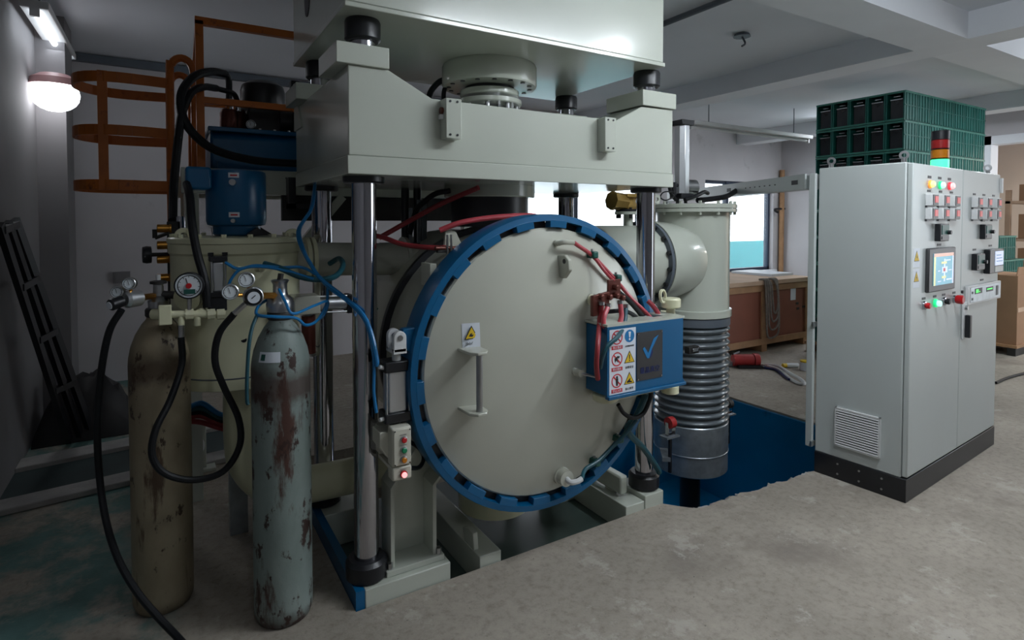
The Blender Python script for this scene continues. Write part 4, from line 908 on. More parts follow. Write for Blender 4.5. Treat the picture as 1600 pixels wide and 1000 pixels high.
# terminal block with hose ends on the door
q = on_door(950, 470, .0)
t = thing('copper_terminal', 'brown copper terminal block with hose unions on the door', 'terminal', q)
yb = q.y - .09
A = at(926, 470, Y=yb); 
obj('stub', G().cyl(on_door(926, 467, -.01), (A.x, yb, A.z), .024, n=20), 'cream_paint', t)
obj('clamp_plate', G().prism([(at(922, 460, Y=yb).x, at(922, 462, Y=yb).z), (at(948, 455, Y=yb).x, at(948, 455, Y=yb).z), (at(948, 475, Y=yb).x, at(948, 477, Y=yb).z), (at(936, 478, Y=yb).x, at(936, 478, Y=yb).z), (at(936, 492, Y=yb).x, at(936, 492, Y=yb).z), (at(922, 494, Y=yb).x, at(922, 494, Y=yb).z)], yb - .02, yb), 'copper_brown', t, .003)
u0, u1 = at(948, 437, Y=yb), at(967, 465, Y=yb); obj('upright_plate', G().box((u0.x, yb - .012, u1.z), (u1.x, yb, u0.z)), 'copper_brown', t, .002)
for px, py in ((939, 464), (952, 464), (963, 462), (962, 449), (972, 465)):
    q = at(px, py, Y=yb - .02); obj('union', G().lathe([(.010, -.016), (.014, -.014), (.014, .01), (.010, .014)], q, (.25, -1, -.2), 8), 'copper_brown', t)
for px, py in ((940, 474), (950, 477), (969, 472), (978, 478)):
    q = at(px, py, Y=yb - .03); obj('hose_clip', G().lathe([(.0095, -.008), (.0135, -.007), (.0135, .007), (.0095, .008)], q, 'Z', 12), 'steel', t)

# hoses in front of the door
yh = yb - .03
hose('door_hose', [p4 + Vector((.06, -.055, .004)), on_door(905, 385, .04), on_door(925, 399, .03), on_door(950, 425, .03), on_door(970, 447, .03), at(990, 470, Y=2.03), at(1008, 487, Y=2.0), at(1024, 505, Y=1.99)], .0095, 'pink_hose', 'red hose curving over the upper door into the blue box')
hose('door_hose', [on_door(928, 401, .035), on_door(945, 424, .06), at(960, 440, Y=yb - .01)], .0075, 'pink_hose', 'thin red hose branching from clamp to copper terminal')
hose('door_hose', [at(940, 476, Y=yh), at(937, 500, Y=yh + .01), at(934, 540, Y=1.90), at(932, 570, Y=1.90), at(934, 592, Y=1.93)], .0115, 'red_hose', 'red hose hanging straight down beside the sticker sheet')
hose('door_hose', [at(950, 479, Y=yh), at(944, 495, Y=yh - .02), at(944, 510, Y=yh - .03), at(953, 515, Y=yh - .04), at(965, 509, Y=yh - .03), at(971, 495, Y=yh - .02), at(969, 474, Y=yh)], .0115, 'pink_hose', 'red hose bent in a short loop under the copper terminal')
hose('door_hose', [at(978, 480, Y=yh), at(976, 505, Y=yh - .03), at(966, 525, Y=1.885), at(950, 540, Y=1.88), at(942, 555, Y=1.89), at(938, 575, Y=1.92)], .010, 'teal_hose', 'dark teal hose sweeping across the sticker sheet')
hose('door_hose', [at(968, 458, Y=yb), at(985, 472, Y=1.99), at(1002, 492, Y=2.0), at(1016, 512, Y=2.0)], .012, 'black_rubber', 'black hose running from copper terminal into the blue box', 'hose')
hose('door_hose', [at(950, 487, Y=yb + .01), at(975, 486, Y=1.99), at(992, 494, Y=2.0), at(1003, 510, Y=2.0)], .010, 'black_rubber', 'black hose bowing behind the copper terminal to the blue box', 'hose')
hose('door_hose', [at(1012, 470, Y=2.05), at(1020, 478, Y=2.03), at(1028, 490, Y=2.01), at(1032, 508, Y=2.0)], .012, 'pink_hose', 'short red hose entering the blue box beside the hinge knob')
hose('door_hose', [p2 + Vector((.055, -.085, .002)), on_door(915, 733, .05), on_door(935, 720, .045), on_door(955, 700, .045), at(975, 680, Y=2.05), at(995, 655, Y=2.02)], .0095, 'teal_hose', 'dark teal hose along the lower right door rim')
hose('box_cable', [at(966, 632, Y=1.99), at(975, 646, Y=1.99), at(990, 653, Y=1.99), at(1005, 646, Y=1.99), at(1015, 625, Y=1.99), at(1017, 612, Y=1.99)], .010, 'black_rubber', 'black cable drooping under the blue box', 'cable')
hose('box_hose', [at(1010, 615, Y=2.03), at(995, 650, Y=2.06), at(980, 672, Y=2.08), at(1005, 700, Y=2.18), at(1026, 730, Y=2.24), at(1030, 738, Y=2.25)], .016, 'teal_hose', 'thick dark hose dropping from blue box to the press foot')
for px, py in ((925, 398), (962, 434), (929, 721), (965, 685)):
    q = on_door(px, py, .022); tg = thing('hose_clamp', {925: 'green hose clamp nearest the red hose end on the door', 962: 'green hose clamp just above the copper terminal', 929: 'green hose clamp near the drain stub on the door', 965: 'green hose clamp under the blue box on the door rim'}[px], 'clamp', q)
    obj('clamp_body', G().box((q.x - .016, q.y - .03, q.z - .016), (q.x + .016, q.y + .03, q.z + .016)), 'green_clamp', tg, .006)
    obj('clamp_stud', G().cyl((q.x, q.y + .0, q.z + .016), (q.x, q.y, q.z + .026), .006, n=8), 'steel', tg)
t = thing('tap', 'small steel tap with green lever on the sample stub', 'tap', p1 + Vector((.07, -.07, -.02)))
c_ = p1 + Vector((.08, -.072, -.022)); obj('tap_body', G().lathe([(.008, -.02), (.014, -.015), (.014, .015), (.008, .02)], c_, (1, -.2, -.2), 12), 'steel', t)
obj('lever', G().bar(c_ + Vector((0, 0, .012)), c_ + Vector((.045, -.01, -.006)), .012, .008), 'green_clamp', t)
obj('outlet', G().cyl(c_, c_ + Vector((.04, -.008, -.02)), .006, n=8), 'button_red', t)

# ------------------------------------------------------------------ hoses and clutter above the chamber
hose('cooling_hose', [at(687, 360, Y=2.33), at(720, 348, Y=2.30), at(770, 340, Y=2.28), at(830, 337, Y=2.27), at(850, 345, Y=2.27)], .0125, 'pink_hose', 'red cooling hose lying over the top of the lock ring')
hose('cooling_hose', [at(700, 387, Y=2.32), at(676, 387, Y=2.36), at(630, 382, Y=2.5), at(595, 370, Y=2.6), at(570, 368, Y=2.66)], .0115, 'red_hose', 'red cooling hose passing behind the chrome column')
hose('cooling_hose', [at(592, 372, Y=2.75), at(640, 345, Y=2.7), at(690, 318, Y=2.6), at(748, 293, Y=2.45)], .0125, 'red_hose', 'red cooling hose rising to the press ram boss')
hose('cooling_hose', [at(703, 298, Y=2.6), at(680, 303, Y=2.65), at(660, 318, Y=2.7), at(650, 330, Y=2.75), at(640, 365, Y=2.8)], .014, 'black_rubber', 'black hose rising beside the red hose to the ram boss')
hose('ram_hose', [at(668, 158, Y=2.85), at(675, 140, Y=2.85), at(690, 126, Y=2.82), at(706, 128, Y=2.80)], .016, 'black_rubber', 'black hose arching between platen and ram flange')
hose('ram_hose', [at(693, 158, Y=2.8), at(694, 142, Y=2.8), at(700, 126, Y=2.8)], .012, 'black_rubber', 'short black hose hanging from the ram flange')
t = thing('water_manifold', 'dark water distributor with flat steel bars behind the chamber', 'manifold', (1.15, 3.0, 1.45))
for px, w_ in ((641, .02), (654, .018), (662, .03)):
    a, b = at(px, 312 if px > 645 else 325, Y=2.98), at(px, 372, Y=2.98); obj('flat_bar', G().box((a.x - w_ / 2, 2.972, 1.42), (a.x + w_ / 2, 2.985, a.z)), 'galvanised', t)
for px in (633, 652): 
    a = at(px, 290, Y=3.02); obj('dark_pipe', G().cyl((a.x, 3.02, 1.42), (a.x, 3.02, 1.735), .022, n=12), 'black_steel', t)
obj('block', G().box((1.02, 2.94, 1.38), (1.42, 3.10, 1.43)), 'black_steel', t)
q = at(692, 405, Y=2.33)
t = thing('copper_pipe_clamp', 'copper pipe stub with bolted clamp at the ring top left', 'pipe clamp', q)
a, b = at(680, 388, Y=2.31), at(712, 388, Y=2.31); obj('copper_pipe', G().cyl(a, b, .010, n=12), 'copper_brown', t)
for px in (699, 705): k_ = at(px, 388, Y=2.30); obj('clamp_bolt', G().cyl(k_ - Vector((0, 0, .03)), k_ + Vector((0, 0, .06)), .005, n=8), 'steel', t)
obj('clamp_bar', G().box((a.x + .01, 2.30, a.z - .02), (a.x + .07, 2.325, a.z - .008)), 'dark_iron', t)

# ------------------------------------------------------------------ dust tank, elbow and bellows on the right
TX, TY = 3.175, 2.8
t = thing('vacuum_tank', 'pale vacuum tank with bolted lid above grey bellows', 'tank', (TX, TY, -.95))
obj('shell', G().lathe([(.248, .945), (.248, 1.615)], (TX, TY, 0), 'Z', 64), 'press_paint', t)
obj('top_flange', G().lathe([(.248, 1.605), (.292, 1.61), (.292, 1.632), (.248, 1.632)], (TX, TY, 0), 'Z', 64, True), 'press_paint', t)
obj('lid', G().lathe([(.292, 1.636), (.292, 1.66), (.28, 1.665), (.02, 1.668)], (TX, TY, 0), 'Z', 64), 'press_paint', t)
for k in range(14):
    a = 2 * PI * k / 14; q = (TX + .275 * math.cos(a), TY + .275 * math.sin(a))
    obj('lid_bolt', G().cyl((q[0], q[1], 1.590), (q[0], q[1], 1.682), .011, n=6), 'press_paint', t)
q = at(1026, 318, Y=2.62); obj('lid_lug', G().lathe([(.012, -.006), (.03, -.006), (.03, .006), (.012, .006)], (q.x, 2.62, 1.685), 'Y', 20, True), 'press_paint', t)
obj('lower_band', G().lathe([(.248, .895), (.264, .90), (.264, .945), (.248, .95)], (TX, TY, 0), 'Z', 64), 'press_paint', t)
obj('rubber_band', G().lathe([(.252, .835), (.256, .84), (.256, .895)], (TX, TY, 0), 'Z', 64), 'band_grey', t)
prof = [(.23, .833)]; nb = 14; z0, z1 = .832, .165
for k in range(nb):
    za = z0 - (z0 - z1) * k / nb; dz = (z0 - z1) / nb
    for f, r in ((.0, .228), (.12, .238), (.3, .252), (.45, .256), (.6, .252), (.8, .238), (.97, .228)): prof.append((r, za - dz * f))
prof.append((.228, z1))
obj('bellows', G().lathe(prof, (TX, TY, 0), 'Z', 64), 'bellows_grey', t, 0, 80)
dr = obj('drum', G().lathe([(.248, .165), (.252, .16), (.252, -.03), (.254, -.032), (.254, -.038), (.249, -.04), (.249, -.17), (.24, -.178), (.02, -.178)], (TX, TY, 0), 'Z', 64), 'galvanised', t)
obj('drum_stand', G().cyl((TX, TY, -.93), (TX, TY, -.178), .07, n=24), 'black_steel', t)
def castor(px, py, Yc, out):
    """clamp screw with a red wheel on top, standing off the drum side"""
    q = at(px, py, Y=Yc); o_ = Vector(out).normalized()
    c = obj('castor_fork', G().box((q.x - .032, q.y - .004, q.z - .03), (q.x - .024, q.y + .02, q.z + .05)).box((q.x + .024, q.y - .004, q.z - .03), (q.x + .032, q.y + .02, q.z + .05)).box((q.x - .032, q.y - .004, q.z - .036), (q.x + .032, q.y + .02, q.z - .028)), 'chrome', t)
    obj('castor_wheel', G().cyl((q.x - .02, q.y + .008, q.z + .045), (q.x + .02, q.y + .008, q.z + .045), .036, n=20), 'red_paint' if px < 1100 else 'dark_iron', c)
    obj('castor_plate', G().box((q.x - .055, q.y - .02, q.z - .046), (q.x + .055, q.y + .05, q.z - .036)), 'galvanised', c)
    obj('clamp_screw', G().cyl((q.x, q.y + .01, q.z - .046), (q.x, q.y + .01, q.z - .27), .012, n=10), 'black_steel', c)
    obj('clamp_arm', G().bar((q.x - .03, q.y + .01, q.z - .185), Vector((q.x, q.y, q.z - .18)) + o_ * -.14, .05, .025), 'galvanised', c)
castor(1049, 672, 2.53, (-.45, -.9, 0))
castor(1140, 640, 2.95, (1, .1, 0))
q = at(1118, 708, Y=2.6); obj('drum_handle', G().tube([q + Vector((-.06, 0, .02)), q + Vector((-.05, -.035, -.01)), q + Vector((.05, -.03, -.01)), q + Vector((.06, .01, .02))], .007, 8), 'chrome', t)
q = at(1083, 546, Y=2.535)
cl = obj('bellows_latch', G().box((q.x - .045, q.y - .01, q.z - .025), (q.x + .045, q.y + .03, q.z + .02)), 'dark_iron', t, .003)
obj('latch_buckle', G().box((q.x - .02, q.y - .018, q.z - .012), (q.x + .03, q.y - .008, q.z + .01)), 'chrome', cl, .002)
# elbow from the chamber
EY, EZ = 2.74, 1.285
obj('elbow_pipe', G().lathe([(.235, 0), (.235, .62), (.245, .64)], (2.02, EY, EZ), 'X', 64), 'press_paint', t)
obj('elbow_flange', G().lathe([(.235, 0), (.268, 0), (.268, .022), (.235, .022)], (2.635, EY, EZ), 'X', 64, True), 'band_grey', t)
obj('elbow_flange', G().lathe([(.235, 0), (.272, 0), (.272, .024), (.235, .024)], (2.662, EY, EZ), 'X', 64, True), 'press_paint', t)
obj('elbow_body', G().lathe([(.262, 0), (.262, .06), (.255, .16), (.235, .26), (.21, .34)], (2.686, EY + .01, EZ), 'X', 64), 'press_paint', t)
for k in range(16):
    a = 2 * PI * k / 16 + .12
    obj('flange_bolt', G().cyl((2.618, EY + .253 * math.cos(a), EZ + .253 * math.sin(a)), (2.665, EY + .253 * math.cos(a), EZ + .253 * math.sin(a)), .014, n=8), 'black_steel', t)

q0, q1 = at(1065, 306, Y=2.8), at(1065, 190, Y=2.8)
t = thing('gate_cylinder', 'tall aluminium pneumatic cylinder standing on the vacuum tank lid', 'cylinder', (q0.x, 2.8, 1.668))
obj('barrel', G().prism([(q0.x + .052 * math.cos(k * PI / 4 + PI / 8), 2.8 + .052 * math.sin(k * PI / 4 + PI / 8)) for k in range(8)], q0.z + .01, q1.z - .03, 'Z'), 'aluminium', t, .003)
for z in (q0.z - .02, q1.z - .03): obj('end_cap', G().box((q0.x - .06, 2.745, z), (q0.x + .06, 2.855, z + .035)), 'black_steel', t, .004)
for dx in (-.04, .04): obj('mount_leg', G().cyl((q0.x + dx, 2.8, 1.668), (q0.x + dx, 2.8, q0.z - .02), .012, n=10), 'black_steel', t)
obj('speed_valve', G().cyl((q0.x - .085, 2.79, q0.z + .0), (q0.x - .085, 2.79, q0.z + .09), .016, n=12).cyl((q0.x - .085, 2.79, q0.z + .07), (q0.x - .05, 2.79, q0.z + .07), .012, n=10), 'black_steel', t)
obj('side_gauge', G().cyl((q0.x + .05, 2.82, q0.z + .06), (q0.x + .13, 2.80, q0.z + .06), .055, n=24), 'steel', t)
hose('valve_cable', [at(1036, 272, Y=2.72), at(1044, 285, Y=2.74), at(1049, 303, Y=2.76), at(1056, 312, Y=2.78)], .013, 'black_rubber', 'short black cable end standing beside the gate cylinder', 'cable')
hose('valve_cable', [at(1055, 300, Y=2.70), at(1038, 300, Y=2.66), at(1032, 308, Y=2.62), at(1040, 313, Y=2.60), at(1052, 308, Y=2.66)], .0045, 'black_rubber', 'thin black wire looping over the vacuum tank lid', 'cable', 6)
hose('valve_cable', [at(1070, 312, Y=2.74), at(1088, 306, Y=2.74), at(1100, 300, Y=2.78), at(1106, 302, Y=2.84)], .014, 'black_rubber', 'thick black cable lying across the vacuum tank lid', 'cable')

q = at(978, 300, Y=2.74)
t = thing('brass_valve', 'bronze angle valve standing on the elbow pipe', 'valve', (q.x, 2.74, 1.52))
z_ = 1.515
obj('stub', G().cyl((q.x + .02, 2.74, z_), (q.x + .02, 2.74, z_ + .08), .03, n=18), 'press_paint', t)
fl2 = obj('stub_flange', G().lathe([(.03, 0), (.085, 0), (.085, .018), (.03, .02)], (q.x + .02, 2.74, z_ + .075), 'Z', 28), 'press_paint', t)
obj('flange_top', G().lathe([(.08, 0), (.08, .014)], (q.x + .02, 2.74, z_ + .094), 'Z', 28), 'black_steel', t)
for k in range(6):
    a = k * PI / 3; obj('flange_bolt', G().cyl((q.x + .02 + .07 * math.cos(a), 2.74 + .07 * math.sin(a), z_ + .05), (q.x + .02 + .07 * math.cos(a), 2.74 + .07 * math.sin(a), z_ + .118), .010, n=6), 'black_steel', fl2)
obj('valve_body', G().lathe([(.05, 0), (.055, .02), (.045, .05), (.05, .07), (.072, .075), (.072, .095)], (q.x + .02, 2.74, z_ + .108), 'Z', 8).lathe([(.04, 0), (.055, .02), (.055, .09), (.06, .10), (.06, .12)], (q.x + .0, 2.74, z_ + .15), (-1, 0, .1), 8), 'bronze_valve', t)

# ------------------------------------------------------------------ control cabinet
CW, CD, CH = 1.45, .50, 1.87
cab = thing('control_cabinet', 'tall pale grey electrical control cabinet with two doors and black plinth', 'cabinet', (3.458, 1.545, 0), math.radians(4.0), None, True)
obj('plinth', G().box((.0, .0, 0), (CW, CD, .13)), 'black_steel', cab, .003)
for u in (.12, .24, .36):
    for z in (.035, .095): obj('plinth_bolt', G().cyl((0, u, z), (-.004, u, z), .006, n=8), 'steel', cab)
bd = obj('body', G().box((.004, .03, .13), (CW - .004, CD, CH)), 'cabinet_paint', cab, .006)
d1 = obj('door', G().box((.012, 0, .137), (.745, .028, CH - .006)), 'cabinet_paint', cab, .005)
d2 = obj('door', G().box((.749, 0, .137), (CW - .012, .028, CH - .006)), 'cabinet_paint', cab, .005)
for u, v in ((.05, .06), (.05, .45), (CW - .05, .06), (CW - .05, .45)):
    e = obj('lifting_eye', G().cyl((u, v, CH), (u, v, CH + .025), .013, n=10), 'steel', cab); obj('eye_ring', G().lathe([(.012, -.005), (.024, -.005), (.024, .005), (.012, .005)], (u, v, CH + .042), (1, .4, 0), 18, True), 'steel', e)
obj('gutter', G().box((CW - .02, -.012, 1.74), (CW + .012, .0, 1.84)), 'white_plastic', cab)
# side louvre
lv = obj('louvre', G().box((-.010, .130, .205), (.006, .140, .437)).box((-.010, .368, .205), (.006, .378, .437)).box((-.010, .13, .205), (.006, .378, .214)).box((-.010, .13, .428), (.006, .378, .437)), 'white_plastic', cab)
obj('louvre_dark_backing', G().box((-.001, .138, .212), (.006, .37, .43)), 'band_grey', lv)  # dark backing sheet, put behind the slats for contrast
for k in range(15):
    z = .215 + k * .0145; obj('slat', G().prism([(-.002, z + .002), (-.012, z), (-.010, z + .007), (-.002, z + .009)], .138, .370, 'Y'), 'white_plastic', lv)
def lamp(u, z, m, ring, d=d1):
    r = obj('lamp_ring', G().lathe([(.018, 0), (.023, .002), (.023, .010), (.018, .012)], (u, 0, z), (0, -1, 0), 20), ring, d)
    obj('lamp_lens', G().lathe([(.018, .01), (.018, .022), (.012, .028)], (u, 0, z), (0, -1, 0), 20), m, r)
    obj('name_tag', G().box((u - .024, -.0015, z + .034), (u + .024, 0, z + .048)), 'print_black', d)
for u, m, r in ((.231, 'lit_yellow', 'lit_amber'), (.378, 'lit_white_green', 'lit_green'), (.524, 'lit_white_red', 'lit_red')): lamp(u, 1.755, m, r)
def meter(u, z, d, led='led_red', tagged=True, case='black_steel', body='white_plastic'):
    m_ = obj('meter', G().box((u - .048, -.030, z - .034), (u + .048, 0, z + .032)), body, d, .003)
    obj('meter_face', G().box((u - .026, -.033, z - .030), (u + .046, -.030, z + .028)), case, m_)
    obj('display', G().box((u - .004, -.0345, z - .016), (u + .040, -.033, z + .020)), led, m_)
    obj('meter_shadow_plate', G().box((u - .05, -.012, z - .044), (u + .05, 0, z - .034)), 'nameplate', m_)
    if tagged: obj('name_tag', G().box((u - .024, -.0015, z + .044), (u + .024, 0, z + .056)), 'print_black', d)
for u in (.226, .393, .56):
    meter(u, 1.668, d1); meter(u, 1.592, d1, 'led_red', False)
for u in (.946, 1.122, 1.309):
    meter(u, 1.668, d2); meter(u, 1.592, d2, 'led_red', False)
def controller(u, z, w_, h_, d):
    c = obj('controller', G().box((u - w_ / 2, -.03, z - h_ / 2), (u + w_ / 2, 0, z + h_ / 2)), 'black_steel', d, .004)
    obj('controller_face', G().box((u - w_ * .36, -.033, z - h_ * .12), (u + w_ * .42, -.03, z + h_ * .42)), 'green_clamp', c)
    obj('controller_keys', G().box((u - w_ * .36, -.033, z - h_ * .40), (u + w_ * .42, -.03, z - h_ * .22)), 'nameplate', c)
    obj('controller_knob', G().cyl((u + w_ * .3, -.033, z), (u + w_ * .3, -.05, z), .012, n=12), 'black_steel', c)
controller(.384, 1.483, .13, .10, d1); controller(1.124, 1.479, .13, .095, d2); controller(.995, 1.288, .145, .105, d2)
# touch panel
hm = obj('touch_panel', G().box((.196, -.02, 1.145), (.592, 0, 1.395)), 'nameplate', d1, .006)
sc = obj('screen', G().box((.254, -.023, 1.182), (.548, -.02, 1.364)), 'screen_teal', hm)
obj('screen_title', G().box((.254, -.0235, 1.345), (.548, -.023, 1.364)), 'screen_peach', sc)
obj('screen_side', G().box((.254, -.0235, 1.182), (.28, -.023, 1.345)), 'screen_yellow', sc)
obj('screen_side', G().box((.53, -.0235, 1.182), (.548, -.023, 1.345)), 'screen_white', sc)
obj('screen_pipe', G().box((.40, -.0238, 1.20), (.42, -.0232, 1.33)).box((.40, -.0238, 1.318), (.50, -.0232, 1.325)).box((.44, -.0238, 1.205), (.52, -.0232, 1.213)), 'screen_white', sc)
obj('screen_core', G().box((.37, -.0244, 1.25), (.45, -.0238, 1.285)), 'screen_white', sc); obj('screen_core_mark', G().box((.39, -.0250, 1.258), (.42, -.0244, 1.277)), 'led_red', sc)
obj('screen_mark', G().box((.36, -.0244, 1.302), (.44, -.0238, 1.315)), 'screen_yellow', sc); obj('screen_mark', G().box((.37, -.0244, 1.218), (.43, -.0238, 1.232)), 'screen_yellow', sc)
obj('screen_mark', G().box((.31, -.0244, 1.20), (.36, -.0238, 1.206)).box((.31, -.0244, 1.26), (.345, -.0238, 1.266)).box((.47, -.0244, 1.26), (.515, -.0238, 1.266)), 'screen_white', sc)
obj('name_tag', G().box((.36, -.0015, 1.405), (.42, 0, 1.418)), 'print_black', d1)
# hazard stickers
for z in (1.35, 1.237):
    s_ = obj('hazard_sticker', G().box((.035, -.0012, z - .055), (.118, 0, z + .048)), 'sticker_white', d1)
    obj('triangle_border', G().prism([(.042, z - .022), (.112, z - .022), (.077, z + .036)], -.002, -.0012), 'print_black', s_)
    obj('triangle_fill', G().prism([(.047, z - .019), (.107, z - .019), (.077, z + .030)], -.0028, -.002), 'print_yellow', s_)
    obj('triangle_mark', G().prism([(.079, z + .016), (.071, z - .002), (.077, z - .002), (.074, z - .015), (.083, z + .004), (.077, z + .004)], -.0036, -.0028), 'print_black', s_)
for u, m, k in ((.186, 'button_red', 0), (.342, 'lit_white_green', 1), (.476, 'print_black', 2), (.637, 'button_red', 3)):
    r = obj('push_button', G().lathe([(.018, 0), (.024, .002), (.024, .012), (.018, .015)], (u, 0, 1.076), (0, -1, 0), 20), 'chrome' if k != 1 else 'lit_green', d1)
    big = .027 if k == 3 else .017
    obj('button_cap', G().lathe([(big * .8, .012), (big, .02), (big, .045 if k == 3 else .03), (big * .8, .05 if k == 3 else .034)], (u, 0, 1.076), (0, -1, 0), 20), m, r)
    obj('name_tag', G().box((u - .024, -.0015, 1.108), (u + .024, 0, 1.121)), 'print_black', d1)
# paperless recorder and vacuum gauge on the second door
rc_ = obj('recorder', G().box((1.144, -.035, 1.203), (1.416, 0, 1.362)), 'black_steel', d2, .005)
obj('recorder_screen', G().box((1.24, -.038, 1.255), (1.40, -.035, 1.348)), 'screen_white', rc_); obj('recorder_strip', G().box((1.24, -.038, 1.212), (1.40, -.035, 1.248)), 'cabinet_paint', rc_)
obj('recorder_line', G().box((1.26, -.0388, 1.30), (1.37, -.038, 1.304)).box((1.26, -.0388, 1.32), (1.35, -.038, 1.324)).box((1.26, -.0388, 1.28), (1.38, -.038, 1.284)), 'print_blue', rc_)
vg = obj('vacuum_gauge', G().box((.824, -.018, 1.022), (1.440, 0, 1.142)), 'white_plastic', d2, .004)
obj('gauge_face', G().box((.855, -.020, 1.036), (1.410, -.018, 1.130)), 'galvanised', vg)
obj('gauge_display', G().box((.93, -.0215, 1.085), (1.06, -.020, 1.12)).box((1.14, -.0215, 1.085), (1.27, -.020, 1.115)), 'print_black', vg)
obj('gauge_digit', G().box((.945, -.0225, 1.092), (.99, -.0215, 1.114)).box((1.0, -.0225, 1.095), (1.02, -.0215, 1.10)).box((1.15, -.0225, 1.098), (1.25, -.0215, 1.106)), 'led_green', vg)
obj('gauge_switch', G().box((1.33, -.0215, 1.05), (1.375, -.020, 1.115)).box((.875, -.0215, 1.09), (.90, -.020, 1.105)).box((.875, -.0215, 1.05), (.90, -.020, 1.065)), 'print_black', vg)
for u, z in ((1.12, 1.515 + .03), (.97, 1.36), (1.27, 1.378), (1.12, 1.158)): obj('name_tag', G().box((u - .03, -.0015, z), (u + .03, 0, z + .012)), 'print_black', d2)
hl = obj('door_handle', G().box((.770, -.012, .815), (.835, 0, 1.045)), 'white_plastic', d2, .005)
obj('handle_lever', G().box((.79, -.040, .825), (.825, -.012, .965)), 'black_steel', hl, .004); obj('handle_lock', G().cyl((.802, -.012, 1.01), (.802, -.025, 1.01), .013, n=14), 'steel', hl)
obj('key_lock', G().cyl((.765, 0, 1.11), (.765, -.01, 1.11), .010, n=12), 'print_black', d2)

# signal tower on the cabinet roof
Mc = Matrix.Translation((3.458, 1.545, 0)) @ Matrix.Rotation(math.radians(4.0), 4, 'Z')
q = Mc @ Vector((.86, .16, CH))
t = thing('signal_tower', 'stack light with glowing green lamp on the cabinet roof', 'signal light', q)
def zt_(py): return at(1495, py, Y=q.y).z
obj('base', G().cyl((q.x, q.y, CH), (q.x, q.y, CH + .02), .05, n=24), 'black_steel', t)
rows = [('lens', 'beacon_green', .02, .075), ('spacer', 'black_steel', .075, .082), ('lens', 'beacon_amber', .082, .137), ('spacer', 'black_steel', .137, .144), ('lens', 'beacon_red', .144, .20), ('cap', 'black_steel', .20, .26)]
for n_, m, a, b in rows: obj(n_, G().lathe([(.046, a), (.05, a + .003), (.05, b - .003), (.046, b)], (q.x, q.y, CH), 'Z', 28), m, t)

# ------------------------------------------------------------------ cable tray
t = thing('cable_tray', 'perforated pale cable tray running from cabinet towards the tank', 'cable tray', (3.42, 2.08, 0))
ta, tb = Vector((3.43, 2.13, 1.795)), Vector((4.55, 4.35, 1.80)); td = (tb - ta).normalized(); tn = Vector((-td.y, td.x, 0))
a_, b_ = at(1268, 283, X=3.47), None
obj('side_plate', G().bar(ta, tb, .012, .095), 'cabinet_paint', t); obj('tray_floor', G().bar(ta - tn * .05 - Vector((0, 0, .045)), tb - tn * .05 - Vector((0, 0, .045)), .10, .006), 'cabinet_paint', t)
obj('side_plate', G().bar(ta - tn * .10, tb - tn * .10, .012, .095), 'cabinet_paint', t)
for k in (.045, .42, .66, .76): 
    p = ta.lerp(tb, k); obj('oval_slot', G().bar(p - td * .035 + tn * .0065, p + td * .035 + tn * .0065, .002, .028), 'print_black', t)
for k in range(7): p = ta.lerp(tb, .14 + k * .028); obj('punched_hole', G().bar(p - td * .008 + tn * .0065, p + td * .008 + tn * .0065, .002, .008), 'print_black', t)
obj('drop_channel', G().box((3.408, 2.055, .15), (3.432, 2.095, 1.84)), 'cabinet_paint', t, .003)
for z in (.16, .9): obj('channel_clip', G().box((3.392, 2.045, z), (3.433, 2.056, z + .03)), 'steel', t)
obj('tray_support', G().box((tb.x - .03, tb.y - .03, 0), (tb.x + .03, tb.y + .03, 1.755)), 'cabinet_paint', t)
hose('power_cable', [at(1163, 290, X=4.02), at(1150, 298, X=3.85), at(1135, 307, X=3.65), at(1112, 311, X=3.5), at(1090, 313, X=3.35)], .02, 'black_rubber', 'thick black cable dropping from tray onto the vacuum tank lid', 'cable')

# ------------------------------------------------------------------ green crates
CY0, CX0, ch, cyp, cxp = 3.034, 6.6, .31, .19, .278
mat('crate_green_pale', (.04, .19, .15), .45, var=.12, scale=5)
def make_crate():
    t = thing('green_crate', 'green plastic crate in the tall stack behind the control cabinet', 'crate', (0, 0, 0), 0, 'green crates stacked behind the cabinet', True)
    w_, d_, h_ = cxp - .006, cyp - .006, ch - .004; s = .014
    # open face towards -X
    obj('shell', G().box((0, 0, 0), (w_, s, h_)).box((0, d_ - s, 0), (w_, d_, h_)).box((0, 0, 0), (w_, d_, s)).box((0, 0, h_ - s), (w_, d_, h_)).box((w_ - s, 0, 0), (w_, d_, h_)), 'crate_green', t)
    g = G()
    for k in range(4): x_ = .03 + k * .062; g.box((x_, -.006, .01), (x_ + .012, 0, h_ - .01))
    g.box((.0, -.006, h_ * .5), (w_, 0, h_ * .5 + .01)); tag(obj('rib_set', g, 'crate_green', t), kind='stuff')
    obj('rim', G().box((.0, -.008, h_ - .02), (w_, -.0, h_)), 'crate_green_pale', t)
    for a in (0, h_ - .022): obj('lip', G().box((-.008, -.004, a), (0, d_, a + .02)), 'crate_green_pale', t)
    c = obj('content', G().box((.03, .03, .02), (w_ - .03, d_ - .035, h_ - .09)).box((.045, .035, .21), (w_ - .05, d_ - .05, .23)), 'crate_content', t)
    obj('content_lid', G().box((.012, .028, h_ - .088), (.06, d_ - .04, h_ - .078)).box((.018, .05, h_ - .055), (.03, d_ - .07, h_ - .048)), 'crate_silver', c)
    return t
proto = make_crate(); first = True
spots = []
for r in range(9):
    z = .12 + ch * r - .0
    for j in range(5): spots.append((CX0, CY0 + cyp * j, z, 'left'))
    for i in range(1, 7): spots.append((CX0 + cxp * i, CY0, z, 'right'))
